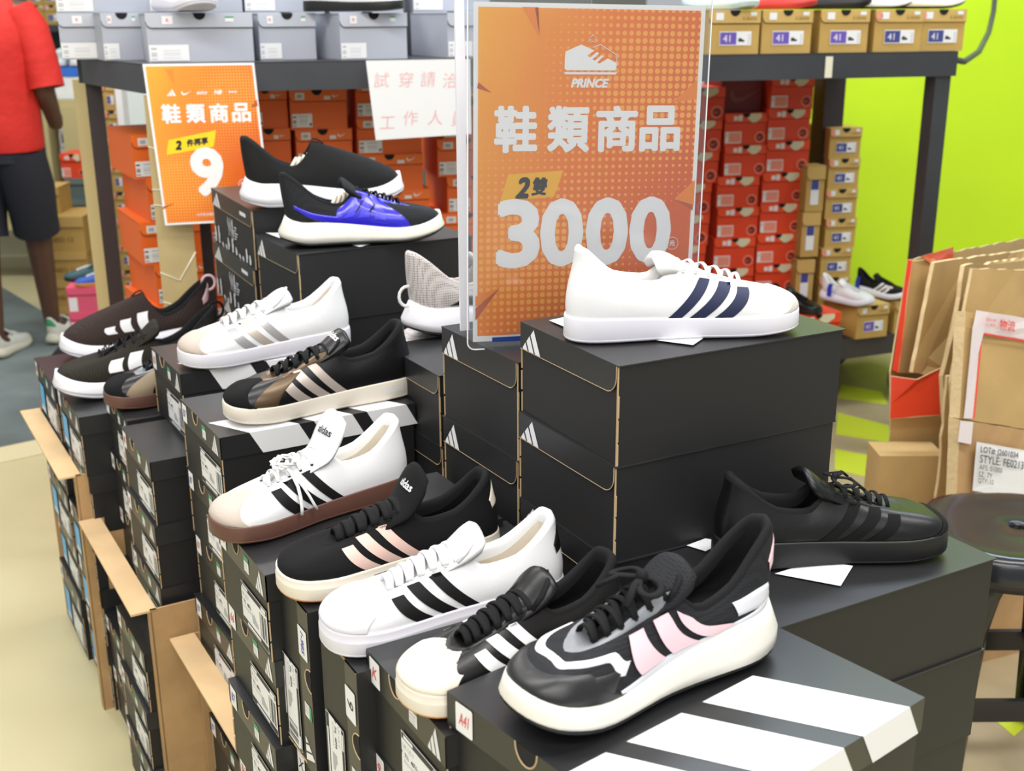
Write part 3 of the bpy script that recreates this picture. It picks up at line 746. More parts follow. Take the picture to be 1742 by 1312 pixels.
sh('white leather low sneaker with three navy stripes on the tall right stack',(960,577),(1343,551),1.0817,dict(upper=LW,sole=RW,lining=LINW,stripe=NAVY,lace=LACEW,tongue_up=-.016,tongue_w=.85,toecap=SUG,cap=.8,eyestay=LW,eye=LW),foot=-1)
sh('white leather low sneaker with silver stripes and beige toe',(594,580),(303,624),.8517,dict(upper=LW,sole=RW,lining=LIN,collar=LW,stripe=[SILV,SILV2,SILV],lace=LACEW,toecap=SUP,eyestay=LW,lace_w=.0040,top_loop=1.0,eye=LW,tongue_up=-.010),foot=1)
sh('black low sneaker with champagne stripes and white sole',(699,662),(380,716),.8417,dict(upper=LB,sole=RWc,lining=LINB,stripe=CHAMP,lace=LACEB,toecap=SB,eyestay=BRONZ,tongue=LB,sole_text=WH,lace_w=.0034,top_loop=.8,tongue_up=-.004,tongue_text=('adidas',WH),ppanels=[('vamp_panel',BRONZ,.69,.80,.01,.78)]),foot=1)
sh('white low sneaker with black stripes, brown gum sole and loose white laces',(690,828),(358,918),.8017,dict(upper=LW,sole=GUM,outsole=GUM,lining=LIN,collar=LINW,stripe=BLK,lace=LACEW,toecap=SUP,eyestay=LW,tongue_up=.026,tongue_w=1.15,tongue_text=('adidas',INK),lace_w=.0026,dangle=1),foot=1)
sh('black suede sneaker with three pale pink stripes and wide black laces',(846,930),(470,1008),.7917,dict(upper=SB,sole=RWc,outsole=GUM2,foxing=1,lining=LINB,stripe=PINKS,lace=LACEB,eyestay=SB,lace_w=.0060,tongue_up=.022,tongue_w=1.25,tongue_text=('adidas',WH),heel=RWc,hs=.034,fs=.030,wide=1.06,eyelets=6),foot=1)
sh('white shell-toe sneaker with three black stripes',(955,1012),(543,1098),.7817,dict(upper=LW,sole=RW,foxing=1,lining=LIN,collar=LW,stripe=BLK,lace=LACEW,shell=RW,eyestay=LW,heel=LB,tongue_up=-.002,lace_w=.0048,eyelets=7,hs=.034,fs=.030,top_loop=.9,eye=LW),foot=1)
sh('black sneaker with cream shell toe and flat black laces',(1050,1075),(678,1206),.8017,dict(upper=LB,sole=RWc,foxing=1,lining=LINB,stripe=PAPER,lace=LACEB,shell=RWc,eyestay=LB,outsole=GUM2,lace_w=.0048,eyelets=7,hs=.034,fs=.030,top_loop=1.1),foot=1)
sh('chunky black runner with white and pink stripes and cream sole',(1286,1088),(866,1240),.8417,dict(upper=MESHB,sole=FOAMC,outsole=OUTB,lining=LINB,collar=LINB,lace=LACEB,eyestay=GREYG,mudguard=DARKO,heel=LPINK,stripe=LPINK,bow=.003,lace_w=.0040,bow_knot=1.0,top_loop=.7,eyelets=6,bulge=.85,wide=1.02,hs=.052,fs=.029,toelip=.4,
   stripes=[],pstripes=[(.30,.38,.43,.50,.14,.74,LPINK,'stripe'),(.41,.49,.54,.60,.14,.74,LPINK,'stripe'),(.51,.585,.64,.70,.14,.72,LPINK,'stripe')],
   ppanels=[('side_overlay',GREYL,.06,.64,0.0,lambda a:.13-.05*smooth(.5,.64,a)),('heel_overlay',GREYL,.13,.29,lambda a:.12+1.5*max(0,a-.19),lambda a:.34+2.6*(a-.13)),('white_band',WH,.64,1.0,lambda a:.50+.08*smooth(.9,1,a)-.25*(1-smooth(.64,.74,a)),lambda a:.60+.06*smooth(.9,1,a)-.20*(1-smooth(.64,.74,a))),('toe_overlay',DARKO,.66,.80,.0,lambda a:.36)]),kind='run',foot=1,name='running_shoe')
sh('all-black leather sneaker with stitched side stripes on the right box',(1212,957),(1590,920),.8417,dict(upper=LB,sole=OUTB,outsole=OUTB,lining=LINB,stripe=SB,lace=LACEB,toecap=SB,cap=.45,eyestay=LB,bow_knot=.8,hs=.036,fs=.030,wide=1.04),foot=-1)
sh('black knit slip-on runner with white sole on the back left box',(420,352),(678,300),1.0617,dict(upper=KNB,sole=FOAMW,outsole=FOAMW,lining=LINB,collar=KNB,tongue_loop=LINB,paper=LIN,toelip=1.2),kind='slip',foot=-1,fix=('h',14,.33),name='running_shoe')
sh('black runner with shiny blue side cage and white sole',(487,418),(742,374),1.0137,dict(upper=MESHB,sole=FOAMC,outsole=OUTB,lining=LINB,collar=LINB,lace=LACEB,eyestay=BLUEP,eye=BLUEP2,lace_w=.0022,bulge=1.1,paper=LIN,
   ppanels=[('blue_cage',BLUEP,.37,.69,lambda a:.02,lambda a:.985),('blue_cage',BLUEP,.14,.375,lambda a:.30-.28*smooth(.14,.37,a),lambda a:.40+.02*smooth(.14,.37,a))],
   pstripes=[(.40,.45,.50,.54,.30,.93,BLUEP2,'raised_bar'),(.47,.52,.57,.61,.24,.93,BLUEP2,'raised_bar'),(.54,.59,.635,.675,.20,.90,BLUEP2,'raised_bar'),(.458,.468,.545,.556,.42,.72,BLK,'slot'),(.53,.54,.612,.624,.38,.68,BLK,'slot')],stripes=[],stripe=None,stripe_z0=.056),kind='run',foot=-1,fix=('h',16,.312),name='running_shoe')
sh('dark brown knit slip-on runner with three white bars',(345,550),(108,612),.6817,dict(upper=KNBR,sole=FOAMW,outsole=FOAMW,lining=LINB,collar=LINB,stripe=PAPER,stripes=[((.125,.146),(.150,.128),.083),((.160,.181),(.186,.164),.074),((.194,.214),(.218,.197),.063)],stripe_z0=.052,tongue_loop=LINB,pull_loop=LPINK,heel=LPINK),kind='slip',foot=1,fix=('t',-153,.345),name='running_shoe')
sh('dark olive knit laced runner with white bars and white sole',(372,598),(98,678),.6817,dict(upper=KND,sole=FOAMW,outsole=FOAMW,lining=LINB,stripe=PAPER,stripes=[((.150,.176),(.168,.144),.072),((.186,.212),(.205,.181),.064)],stripe_z0=.046,lace=LACEB,lace_w=.0014,pull_loop=LINB),kind='run',foot=1,fix=('t',-150,.345),name='running_shoe')
sh('black and taupe sneaker toe with brown gum sole beside the striped box',(445,618),(177,692),.7217,dict(upper=LB,sole=GUM,outsole=GUM,foxing=0,lining=LINB,lace=LACEB,toecap=SB,eyestay=GREYG,ppanels=[('vamp_panel',mat('suede_taupe',(.26,.20,.13),.9),.66,.80,.01,.78)],stripe=CHAMP),foot=1,fix=('t',-150,.32))
sh('grey mesh runner with white sole half hidden behind the poster',(700,572),(960,530),.9117,dict(upper=MESHG,sole=FOAMW,outsole=OUTB,lining=LIN,collar=MESHG,lace=LACEW,pull_loop=LINW,loop_dz=.062,ppanels=[('black_side_panel',DARKO,.27,.55,lambda a:.10,lambda a:.12+.45*smooth(.27,.36,a))]),kind='run',foot=-1,name='running_shoe')

_h=wl(-1.885,1.15);_t=wl(-1.885,.85)
shoe('running_shoe','black and grey mesh runner mostly hidden behind the champagne-striped sneaker',_h,_t,.8416,dict(upper=MESHG,sole=FOAMW,outsole=OUTB,lining=LINB,collar=LINB,lace=LACEB,heel=LINB,lod=1),SHOEG,'shoe',1,'run')
# ---------------------------------------------------------------- display shelf behind
STEEL=mat('steel_dark',(.050,.052,.058),.38,metal=.3,spec=.6,var=(3,.15)); STEELB=mat('steel_black',(.030,.020,.022),.45)
ZS=1.335; FLp=Vector((-.95,3.13,0)); FRp=Vector((1.395,3.80,0)); BLp=Vector((-1.307,3.675,0)); BRp=aty(1425,100,4.62); BRp.z=0
def beam(a,b,z0,z1,w,m,name,parent,ext=0):
    d=(b-a).normalized(); n=Vector((-d.y,d.x,0)); a=a-d*ext; b=b+d*ext
    mb=MB(); P=[a,b,b+n*w,a+n*w]; mb.prism([(p.x,p.y) for p in P],lambda u,v,t:(u,v,t),z0,z1,m); return mb.build(name,parent)
rk=empty('display_rack',(0,0,0),0,'long dark steel display rack carrying grey and tan shoeboxes','shelf')
beam(FLp,FRp,ZS-.075,ZS-.002,.03,STEEL,'front_beam',rk); beam(BLp,FLp,ZS-.075,ZS-.002,.03,STEEL,'side_beam',rk); beam(FRp,BRp,ZS-.075,ZS-.002,.03,STEEL,'side_beam',rk); beam(BRp,BLp,ZS-.075,ZS-.002,.03,STEEL,'back_beam',rk)
mb=MB(); mb.prism([(p.x,p.y) for p in (FLp,FRp,BRp,BLp)],lambda u,v,t:(u,v,t),ZS-.004,ZS,STEEL); mb.build('shelf_panel',rk)
def post(p,w,m,name='post',ztop=ZS-.076,rz=16):
    mb=MB(); mb.box((-w/2,-w/2,0),(w/2,w/2,ztop),m); o=mb.build(name,rk,(p.x,p.y,0)); o.rotation_euler.z=math.radians(rz)
post(BLp+Vector((.045,-.005,0)),.045,STEELB); post(FRp+Vector((-.045,.03,0)),.055,STEEL); post(BRp+Vector((-.03,-.03,0)),.085,STEELB); post(FLp+Vector((.10,.12,0)),.03,STEELB)

mb=MB(); q=FLp.lerp(FRp,.815); mb.box((-.012,-.003,ZS-.072),(.012,-.001,ZS-.010),mat('tag_cream',(.72,.68,.52),.6)); o=mb.build('shelf_tag',rk,(q.x,q.y,0)); o.rotation_euler.z=math.radians(16)
# tan wrapped post with the hanging price sheet
TAN=mat('post_wrap_tan',(.52,.40,.19),.4,coat=.4,var=(8,.08))
q_=aty(270,155,3.12); tp=empty('wrapped_post',(q_.x+.01,q_.y,0),math.radians(16),'tan tape-wrapped post at the rack corner behind the orange price sheet','post')
mb=MB(); mb.box((-.048,-.030,0),(.046,.030,ZS-.08),TAN); mb.build('post_body',tp)
mb=MB(); CLR=mat('tape_clear',(.80,.76,.62),.2,coat=.8); 
for z,k in ((.66,.02),(.72,-.03),(.80,-.05),(.98,.01),(1.02,.02),(1.13,-.02)): mb.tube([(-.049,-.031,z),(.0,-.0315,z-.01+k*.3),(.047,-.031,z-k)],.0016,CLR,5)
mb.build('tape_strand',tp)
# ---------------------------------------------------------------- background boxes
OR=mat('orange_card',(.80,.135,.012),.5); ORL=mat('orange_card_lid',(.86,.165,.015),.48); REDC=mat('red_card',(.74,.055,.012),.5); REDL=mat('red_card_lid',(.82,.075,.018),.5)
TANC=mat('tan_card',(.50,.32,.085),.6,var=(7,.07)); TANL=mat('tan_card_lid',(.56,.37,.11),.6); GRYC=mat('grey_card',(.42,.44,.50),.5); GRYL=mat('grey_card_lid',(.47,.49,.55),.5); CREAMT=mat('cream_tongue_print',(.70,.66,.45),.6)
NAVL=mat('label_navy',(.05,.06,.24),.5); PURL=mat('label_purple',(.14,.08,.42),.5); MAR=mat('maroon_card',(.17,.010,.008),.5); PKC=mat('pink_card',(.72,.09,.18),.5); LPK=mat('label_pink_red',(.80,.28,.20),.5)
SW=[(0,.42),(.08,.16),(.22,.06),(.45,.14),(1,.62),(.45,.30),(.26,.26),(.16,.34),(.12,.60)]
def swoosh(mb,f,u,v,s,m): mb.poly([f(u+a*s,v+b*s*.75) for a,b in SW],m)
_BG={}
def bgbox(kind,label,C,W,L,H,zt,yaw,group,cat='shoebox',name='shoebox',edge=False):
    """C = plan position of the left end of the front face"""
    r=empty(name,(C[0],C[1],zt-H),math.radians(yaw),label,cat,group); key=(kind,round(W,3),round(L,3),round(H,3))
    if key not in _BG:
        d={}; cb,cl={'orange':(OR,ORL),'red':(REDC,REDL),'tan':(TANC,TANL),'purple':(TANC,TANL),'grey':(GRYC,GRYL),'maroon':(MAR,MAR),'pink':(PKC,PKC),'dark':(BK2,BK),'carton':(TANC,TANL),'teal':(mat('teal_grey',(.10,.15,.15),.6),mat('teal_grey_lid',(.14,.19,.19),.6)),'white':(PAPER,PAPER),'tanedge':(TANC,TANL),'blue':(mat('box_white_blue',(.75,.80,.86),.5),mat('box_blue',(.03,.16,.62),.5))}[kind]
        b=MB(); b.box((.001,.001,0),(W-.001,L-.001,H-.002),cb); d['body']=b.mesh('body')
        lip=.30*H; t=.0016; l=MB(); l.box((-t,-t,H-.002),(W+t,L,H),cl); r_=.016
        if kind!='maroon':
            P=[(r_,H-lip)]+[(W,H-lip),(W,H-.002),(0,H-.002)]+[(r_-r_*math.cos(a),H-lip+r_-r_*math.sin(a)) for a in [PI/2*k/5 for k in range(6)]]
            l.prism(P,lambda u,v,tt:(u,tt,v),-t*2,0,cl)
            l.tube([(W,-t*2,H-lip),(r_,-t*2,H-lip)]+[(r_-r_*math.sin(a),-t*2,H-lip+r_-r_*math.cos(a)) for a in [PI/2*k/5 for k in range(6)]],.0009,HOLE if kind!='tan' else mat('tan_dark_line',(.22,.13,.03),.8),4)  # dark line drawn along the lower lid edge
        d['lid']=l.mesh('lid')
        f=endfn(.0042); g=endfn(.0010); s=MB(); lb=MB(); n=MB()
        def notch(uc):
            n.poly([f(uc+.016*math.cos(a),H-.0004+.017*math.sin(a)) for a in [PI+PI*k/10 for k in range(11)]],HOLE)
        if kind=='orange':
            notch(W*.48); rect(s,f,W*.10,H-lip*.82,W*.26,H-lip*.25,PAPER); rect(s,endfn(.0045),W*.13,H-lip*.7,W*.22,H-lip*.4,INKG); rect(s,f,W*.60,H-lip*.85,W*.71,H-lip*.55,PAPER); swoosh(s,f,W*.74,H-lip*.72,W*.15,PAPER)
            rect(lb,g,W*.03,H*.06,W*.38,H*.40,PAPER); barcode(lb,endfn(.0013),W*.04,H*.09,W*.10,H*.37,INK,2,True,12); barcode(lb,endfn(.0013),W*.15,H*.12,W*.30,H*.36,INKG,9,True,10); rect(lb,endfn(.0013),W*.33,H*.10,W*.37,H*.16,INK)
        elif kind=='grey':
            notch(W*.50); rect(s,f,W*.15,H-lip*.75,W*.25,H-lip*.2,PAPER); put_text(s,'R',.012,endfn(.0045),RED,W*.20,H-lip*.48,bold=.0002); rect(s,f,W*.74,H-lip*.6,W*.82,H-lip*.3,PAPER); rect(s,endfn(.0045),W*.74,H-lip*.35,W*.82,H-lip*.25,GRN)
            rect(lb,g,W*.01,H*.03,W*.38,H*.36,PAPER); barcode(lb,endfn(.0013),W*.03,H*.06,W*.08,H*.33,INKG,2,True,12); barcode(lb,endfn(.0013),W*.14,H*.08,W*.30,H*.32,mat('label_pale',(.62,.62,.66),.6),9,True,8)
        elif kind=='red':
            u0=W*.46; P=[(u0,H-.002),(u0+.01,H-lip*.55),(u0+.03,H-lip*1.0),(u0+.045,H-lip*.95),(W*.84,H-lip*.55),(W*.86,H-lip*.3),(W*.84,H-.002)]
            s.poly([endfn(.0046)(a,b) for a,b in P],CREAMT); n.poly([endfn(.0048)(W*.50+.014*math.cos(a),H-.0004+.016*math.sin(a)) for a in [PI+PI*k/10 for k in range(11)]],HOLE)
            rect(s,f,W*.20,H-lip*.75,W*.29,H-lip*.30,PAPER); rect(s,f,W*.31,H-lip*.80,W*.40,H-lip*.22,PAPER)
            rect(lb,g,W*.02,H*.06,W*.40,H*.42,PAPER); rect(lb,endfn(.0013),W*.10,H*.09,W*.385,H*.39,LPK); barcode(lb,endfn(.0013),W*.03,H*.08,W*.08,H*.40,INKG,4,True,10)
            cx,cz,rr=W*.84,H*.24,W*.125
            for r0,mm,dd in ((rr,LPK,.0010),(rr*.8,REDC,.0013),(rr*.62,MAR,.0015)): lb.poly([endfn(dd)(cx+r0*math.cos(a),cz+r0*math.sin(a)) for a in [2*PI*k/18 for k in range(18)]],mm)
            swoosh(lb,endfn(.0018),cx-rr*.4,cz-rr*.2,rr*.8,LPK)
        elif kind in('tan','purple'):
            notch(W*.50); rect(s,f,W*.13,H-lip*.75,W*.28,H-lip*.2,PAPER) ; rect(s,f,W*.80,H-lip*.42,W*.92,H-lip*.15,PAPER); put_text(s,'S-Stone',.012,endfn(.0045),mat('tan_dark_line',(.22,.13,.03),.8),W*.78,H-lip*.62,shear=.3,width=W*.28)
            if kind=='tan': s.poly([f(W*.08+.011*math.cos(a),H-lip*.5+.011*math.sin(a)) for a in [2*PI*k/12 for k in range(12)]],LPK)
            rect(lb,g,W*.22,H*.20,W*.84,H*.52,PAPER); rect(lb,endfn(.0013),W*.23,H*.22,W*.55,H*.50,NAVL if kind=='tan' else PURL); shoe_print(lb,endfn(.0013),W*.59,H*.28,W*.12,INK)
            put_text(lb,'41',.02,endfn(.0016),PAPER,W*.36,H*.36,width=W*.14)
            for q in range(4): rect(lb,endfn(.0013),W*.77,H*(.24+.06*q),W*.82,H*(.26+.06*q),INKG)
        elif kind=='tanedge':
            rect(lb,g,W*.25,H*.15,W*.70,H*.85,PAPER); rect(lb,endfn(.0013),W*.27,H*.48,W*.68,H*.84,NAVL)
        elif kind=='maroon': swoosh(lb,g,W*.2,H*.2,W*.8,mat('maroon_print',(.22,.05,.06),.5))
        elif kind=='carton': put_text(lb,'NewSteps' if False else 'NEO 12',.03,g,mat('tan_dark_line',(.22,.13,.03),.8),W*.5,H*.35,width=W*.5)
        elif kind=='blue': rect(lb,g,W*.12,H*.1,W*.9,H*.62,PAPER)
        elif kind=='white': rect(lb,g,W*.2,H*.2,W*.6,H*.6,NAVL)
        elif kind=='pink': rect(lb,g,W*.04,H*.05,W*.30,H*.60,PAPER)
        if s.v: d['lid_sticker']=s.mesh('lid_sticker')
        if lb.v: d['size_label']=lb.mesh('size_label')
        if n.v: d['thumb_notch']=n.mesh('thumb_notch')
        _BG[key]=d
    for k,me in _BG[key].items(): link(k,me,r)
    return r
def bgcol(kind,what,xp,yp,Y,W,L,H,n,yaw,group,jit=.012,seed=0,desc=None,off=None,zb=0):
    P=aty(xp,yp,Y); r=random.Random(seed+100); z=P.z
    for k in range(n):
        if z-zb<.03: break
        h=H if z-H-zb>.02 else z-zb-(.0005 if zb else 0)
        o=(off[k%len(off)] if off else (0 if k==0 else r.uniform(-jit,jit)))
        e=Vector((math.cos(math.radians(yaw)),math.sin(math.radians(yaw)),0))
        c=Vector((P.x,P.y,0))+e*o
        bgbox(kind,'%s, %s %s'%(desc or kind+' shoebox',ORD[k],what),(c.x,c.y),W,L,h,z,yaw+(r.uniform(-1.5,1.5) if k else 0),group)
        z-=h
OG='orange shoeboxes under the rack'; RG='red shoeboxes under the rack'; TG='tan shoeboxes under the rack'
bgcol('orange','in the leftmost pile beside the tan post',222,230,3.30,.17,.33,.122,10,29,OG,seed=1,off=[0,.03,0,.03,.01])
bgcol('orange','in the pile hidden behind the price sheet',338,150,3.54,.135,.22,.118,11,16,OG,seed=2,jit=.008)
bgcol('orange','in the pile just right of the price sheet',415,150,3.60,.125,.30,.120,11,16,OG,seed=3,jit=.003)
bgcol('orange','in the pile above the black slip-on shoe',491,153,3.62,.172,.30,.118,11,16,OG,seed=4,off=[0,.012,.010,.02,.01])
bgcol('orange','in the pile under the white notice',603,138,3.70,.205,.30,.112,11,16,OG,seed=5,off=[0,.0,.0,.02,.03,.035])
bgcol('orange','in the pile left of the big poster',752,172,3.84,.20,.30,.120,11,16,OG,seed=6,off=[0,-.02,.01,-.015,.02])
bgcol('orange','in the pile behind the big poster',895,160,3.90,.20,.30,.120,11,16,OG,seed=7)
bgcol('red','in the left pile beside the poster edge',1152,150,4.40,.184,.24,.1160,11,10,RG,seed=8,zb=.29,off=[0,-.008,-.012,-.035,-.04,-.05,-.05])
bgcol('red','in the middle red pile',1234,193,4.42,.164,.24,.1160,10,10,RG,seed=9,zb=.29,off=[0,.004,-.018,-.012,-.02,-.02])
bgcol('red','in the tallest red pile on the right',1313,131,4.44,.167,.24,.1160,11,10,RG,seed=10,zb=.29,off=[0,-.004,-.002,-.012,-.014,-.02,-.02])
P=aty(1228,128,4.46); bgbox('maroon','large maroon shoebox on top of the middle red pile',(P.x,P.y),.158,.2,P.z-aty(1234,193,4.42).z-.001,P.z,10,RG)
bgcol('tan','in the tan pile beside the green wall',1413,218,4.50,.130,.22,.1145,9,12,TG,seed=11,zb=.29,off=[0,.004,.002,.010,.0])
def edgebox(xp,yp,Y,label):
    P=aty(xp,yp,Y); bgbox('tanedge',label,(P.x,P.y),  .074,.085,.170,P.z,12,TG)
edgebox(1374,283,4.41,'tan shoebox on end, upper one between red and tan piles'); edgebox(1366,362,4.41,'tan shoebox on end, middle one between red and tan piles'); edgebox(1356,443,4.41,'tan shoebox on end, lowest between red and tan piles')
# boxes on top of the rack
GG='grey shoeboxes on top of the rack'; 
def ontop(kind,label,xp,W,L,H,yaw,z=ZS,back=0,group=GG,ypx=100):
    # front-left corner stands on the rack just behind its front beam
    d=ray(xp,ypx); best=None
    # intersect with the vertical plane through the front beam, set back a little
    n=Vector((-(FRp-FLp).y,(FRp-FLp).x,0)).normalized(); a=FLp+n*(.02+back); t=n.dot(a-Vector((0,0,0)))/n.dot(Vector((d.x,d.y,0))); p=d*t
    return bgbox(kind,label,(p.x,p.y),W,L,H,z+H+.0005,yaw,group)
ontop('grey','grey shoebox at the far left end of the rack top',178,.11,.13,.125,27,back=.22)
ontop('grey','wide grey shoebox under the all-white shoe on the rack',253,.272,.28,.123,20,back=.01)
ontop('grey','light grey shoebox between the two wide grey boxes on the rack',443,.16,.24,.122,27,back=.08)
ontop('grey','grey shoebox under the black and white shoe on the rack',580,.195,.27,.121,27,back=.01)
ontop('grey','grey shoebox right of the centre on the rack, cut by poster edge',762,.20,.27,.121,27,back=.06)
ontop('grey','grey shoebox on the rack hidden behind the poster',900,.20,.26,.121,16,back=.03)
for i,(x,w,lb) in enumerate(((105,.26,'left'),(262,.26,'second from left'),(422,.23,'middle'),(565,.22,'fourth from left'),(705,.24,'right'))):
    ontop('grey','upper grey shoebox in the second layer on the rack, %s'%lb,x,w,.17,.125,16,z=ZS,back=.36); 
    ontop('grey','high grey shoebox in the top layer on the rack, %s'%lb,x,w,.17,.125,16,z=ZS+.126,back=.36)
TX=[(1203,'purple','leftmost tan shoebox on the rack, right of the poster'),(1293,'purple','second tan shoebox from the poster on the rack'),(1391,'purple','middle tan shoebox on the rack above the red pile'),(1483,'tan','fourth tan shoebox from the poster on the rack'),(1557,'tan','rightmost tan shoebox on the rack by the green wall')]
TXo=[ontop(k,l,x,.160,.28,.124,12,group='tan shoeboxes on top of the rack') for x,k,l in TX]
# shoes standing on those
def rackshoe(label,x,yaw,c,kind,ln=.28,z=ZS+.125,back=.10,foot=1,name='sneaker'):
    d=ray(x,20); n=Vector((-(FRp-FLp).y,(FRp-FLp).x,0)).normalized(); a=FLp+n*(.02+back); t=n.dot(a)/n.dot(Vector((d.x,d.y,0))); p=d*t
    e=Vector((math.cos(math.radians(yaw)),math.sin(math.radians(yaw)),0))*ln/2
    c=dict(c); c['lod']=1; return shoe(name,label,(p.x-e.x,p.y-e.y),(p.x+e.x,p.y+e.y),z+.001,c,'shoes on top of the rack','shoe',foot,kind)
BLUS=mat('upper_blue',(.02,.09,.42),.6); REDS=mat('sole_red',(.62,.05,.04),.5); TEAL=mat('upper_teal',(.02,.08,.09),.6); NVS=mat('upper_navy',(.015,.02,.035),.6); MINT=mat('sole_pale_mint',(.66,.78,.76),.5)
rackshoe('all-white shoe on the wide grey box on the rack',310,-55,dict(upper=LW,sole=RW,lining=LINW,lace=LACEW,outsole=RW),'run',back=.06)
rackshoe('black and white shoe on the grey box on the rack',600,-12,dict(upper=LW,sole=OUTB,lining=LINW,lace=LACEW,outsole=OUTB),'court',back=.06)
rackshoe('dark teal runner with pale mint sole, leftmost on the tan boxes',1225,-60+180,dict(upper=TEAL,sole=MINT,lining=LINB,lace=LACEB),'run')
rackshoe('blue runner with red sole on the tan boxes',1305,150,dict(upper=BLUS,sole=REDS,lining=LINB,lace=LACEW,mudguard=WH),'run')
rackshoe('navy runner in the middle of the tan boxes',1395,160,dict(upper=NVS,sole=OUTB,lining=LINB,lace=LACEB),'run')
rackshoe('black and grey runner with white side flash on the tan boxes',1478,12,dict(upper=KNB,sole=FOAMW,lining=LINB,lace=LACEW,stripe=PAPER,stripes=[((.09,.12),(.20,.18),.06)],outsole=OUTB),'run')
rackshoe('black runner with cream side flash, rightmost on the tan boxes',1568,12,dict(upper=KNB,sole=FOAMC,lining=LINB,lace=LACEB,stripe=RWc,stripes=[((.09,.12),(.20,.18),.06)],outsole=OUTB),'run')
# cable
cb=MB(); pts=[(1695,-30,4.9),(1690,20,4.85),(1682,55,4.6),(1665,88,4.2),(1640,105,3.95),(1618,100,3.88),(1604,88,3.9)]
cb.tube([tuple(aty(*p)) for p in pts],.010,mat('cable_grey',(.055,.06,.065),.5),8); tag(cb.build('cable'),'thick dark grey cable looping down beside the green wall','cable')
# ---------------------------------------------------------------- trolley at lower right
P=aty(1440,570,4.28); yw_=math.radians(22)
tr=empty('trolley',(P.x-.86,P.y-.40,0),yw_,'low dark platform trolley carrying shoeboxes by the green wall','trolley')
mb=MB(); mb.box((0,0,.215),(1.50,.60,.29),mat('trolley_deck',(.045,.04,.04),.6)); mb.build('deck',tr)
TY=mat('tyre_grey',(.10,.10,.10),.6); HUB=mat('wheel_hub',(.55,.50,.36),.5)
for wx,wy in ((.14,.06),(1.26,.06),(.14,.52),(1.26,.52)):
    w=MB(); 
    ring=lambda r,y:[(wx+r*math.cos(a),wy+y,.085+r*math.sin(a)) for a in [2*PI*k/24 for k in range(24)]]
    w.loft([ring(.05,-.018),ring(.075,-.020),ring(.084,-.010),ring(.084,.010),ring(.075,.020),ring(.05,.018)],TY); wo=w.build('caster_wheel',tr)
    w=MB(); w.loft([ring(.05,-.016),ring(.02,-.024)],HUB,cap1=True,cap0=False); w.loft([ring(.05,.016),ring(.02,.024)],HUB,cap1=True); w.build('wheel_hub',wo)
    w=MB(); w.box((wx-.02,wy-.030,.09),(wx+.02,wy-.026,.215),HUB); w.box((wx-.02,wy+.026,.09),(wx+.02,wy+.030,.215),HUB); w.box((wx-.02,wy-.03,.205),(wx+.02,wy+.03,.215),HUB); w.build('caster_fork',tr)
def ondeck(kind,label,xp,W,L,H,Y,yaw=20):
    P=aty(xp,566,Y); return bgbox(kind,label,(P.x,P.y),W,L,H,.291+H,yaw,'shoeboxes on the trolley')
ondeck('red','red shoebox on the trolley under the black sneaker',1352,.19,.20,.125,4.08)
ondeck('purple','tan shoebox on the trolley under the white running shoe',1456,.140,.22,.125,4.22)
ondeck('purple','tan shoebox at the trolley end under the black-and-white shoe',1519,.15,.24,.125,4.30)
def dshoe(label,hp,tp,Y1,Y2,z,c,kind,foot=1,name='running_shoe',pairs=None):
    h=aty(hp[0],hp[1],Y1); t=aty(tp[0],tp[1],Y2); c=dict(c); return shoe(name,label,(h.x,h.y),(t.x,t.y),z,c,'shoes on the trolley boxes','shoe',foot,kind)
dshoe('all-black sneaker on the red box beside the navy-striped shoe toe',(1312,492),(1394,522),4.26,4.09,.417,dict(upper=LB,sole=OUTB,lining=LINB,lace=LACEB,outsole=OUTB),'court',name='sneaker')
BTAG=mat('paper_tag_blue',(.03,.05,.50),.5)
s1=dshoe('white running shoe with blue paper tag on the tan trolley box',(1400,490),(1482,515),4.36,4.20,.417,dict(upper=LW,sole=FOAMW,lining=LINW,lace=LACEW,outsole=FOAMW),'run')
s2=dshoe('black and white running shoe with blue tag and pink pad',(1459,488),(1540,508),4.46,4.30,.417,dict(upper=KNB,sole=FOAMW,lining=LINB,lace=LACEB,outsole=FOAMW,stripe=PAPER),'run')
for s_,sx in ((s1,.075),(s2,.03)):
    mb=MB(); pts=[(sx+.014,-.043,.030),(sx-.014,-.043,.030),(sx-.014,-.041,.070),(sx-.006,-.036,.100),(sx+.020,-.036,.100),(sx+.014,-.041,.070)]
    mb.prism([(a,c) for a,b,c in pts],lambda u,v,t:(u,t,v),-.052,-.0505,BTAG); mb.build('blue_tag',s_)
mb=MB(); mb.loft([[(.215+r*.024*math.cos(a),-.022+r*.014*math.sin(a),.062+.010*math.sqrt(max(0,1-r*r))) for a in [2*PI*k/14 for k in range(14)]] for r in (1,.9,.7,.4,.05)],LPINK,cap1=True); mb.build('pink_pad',s2)
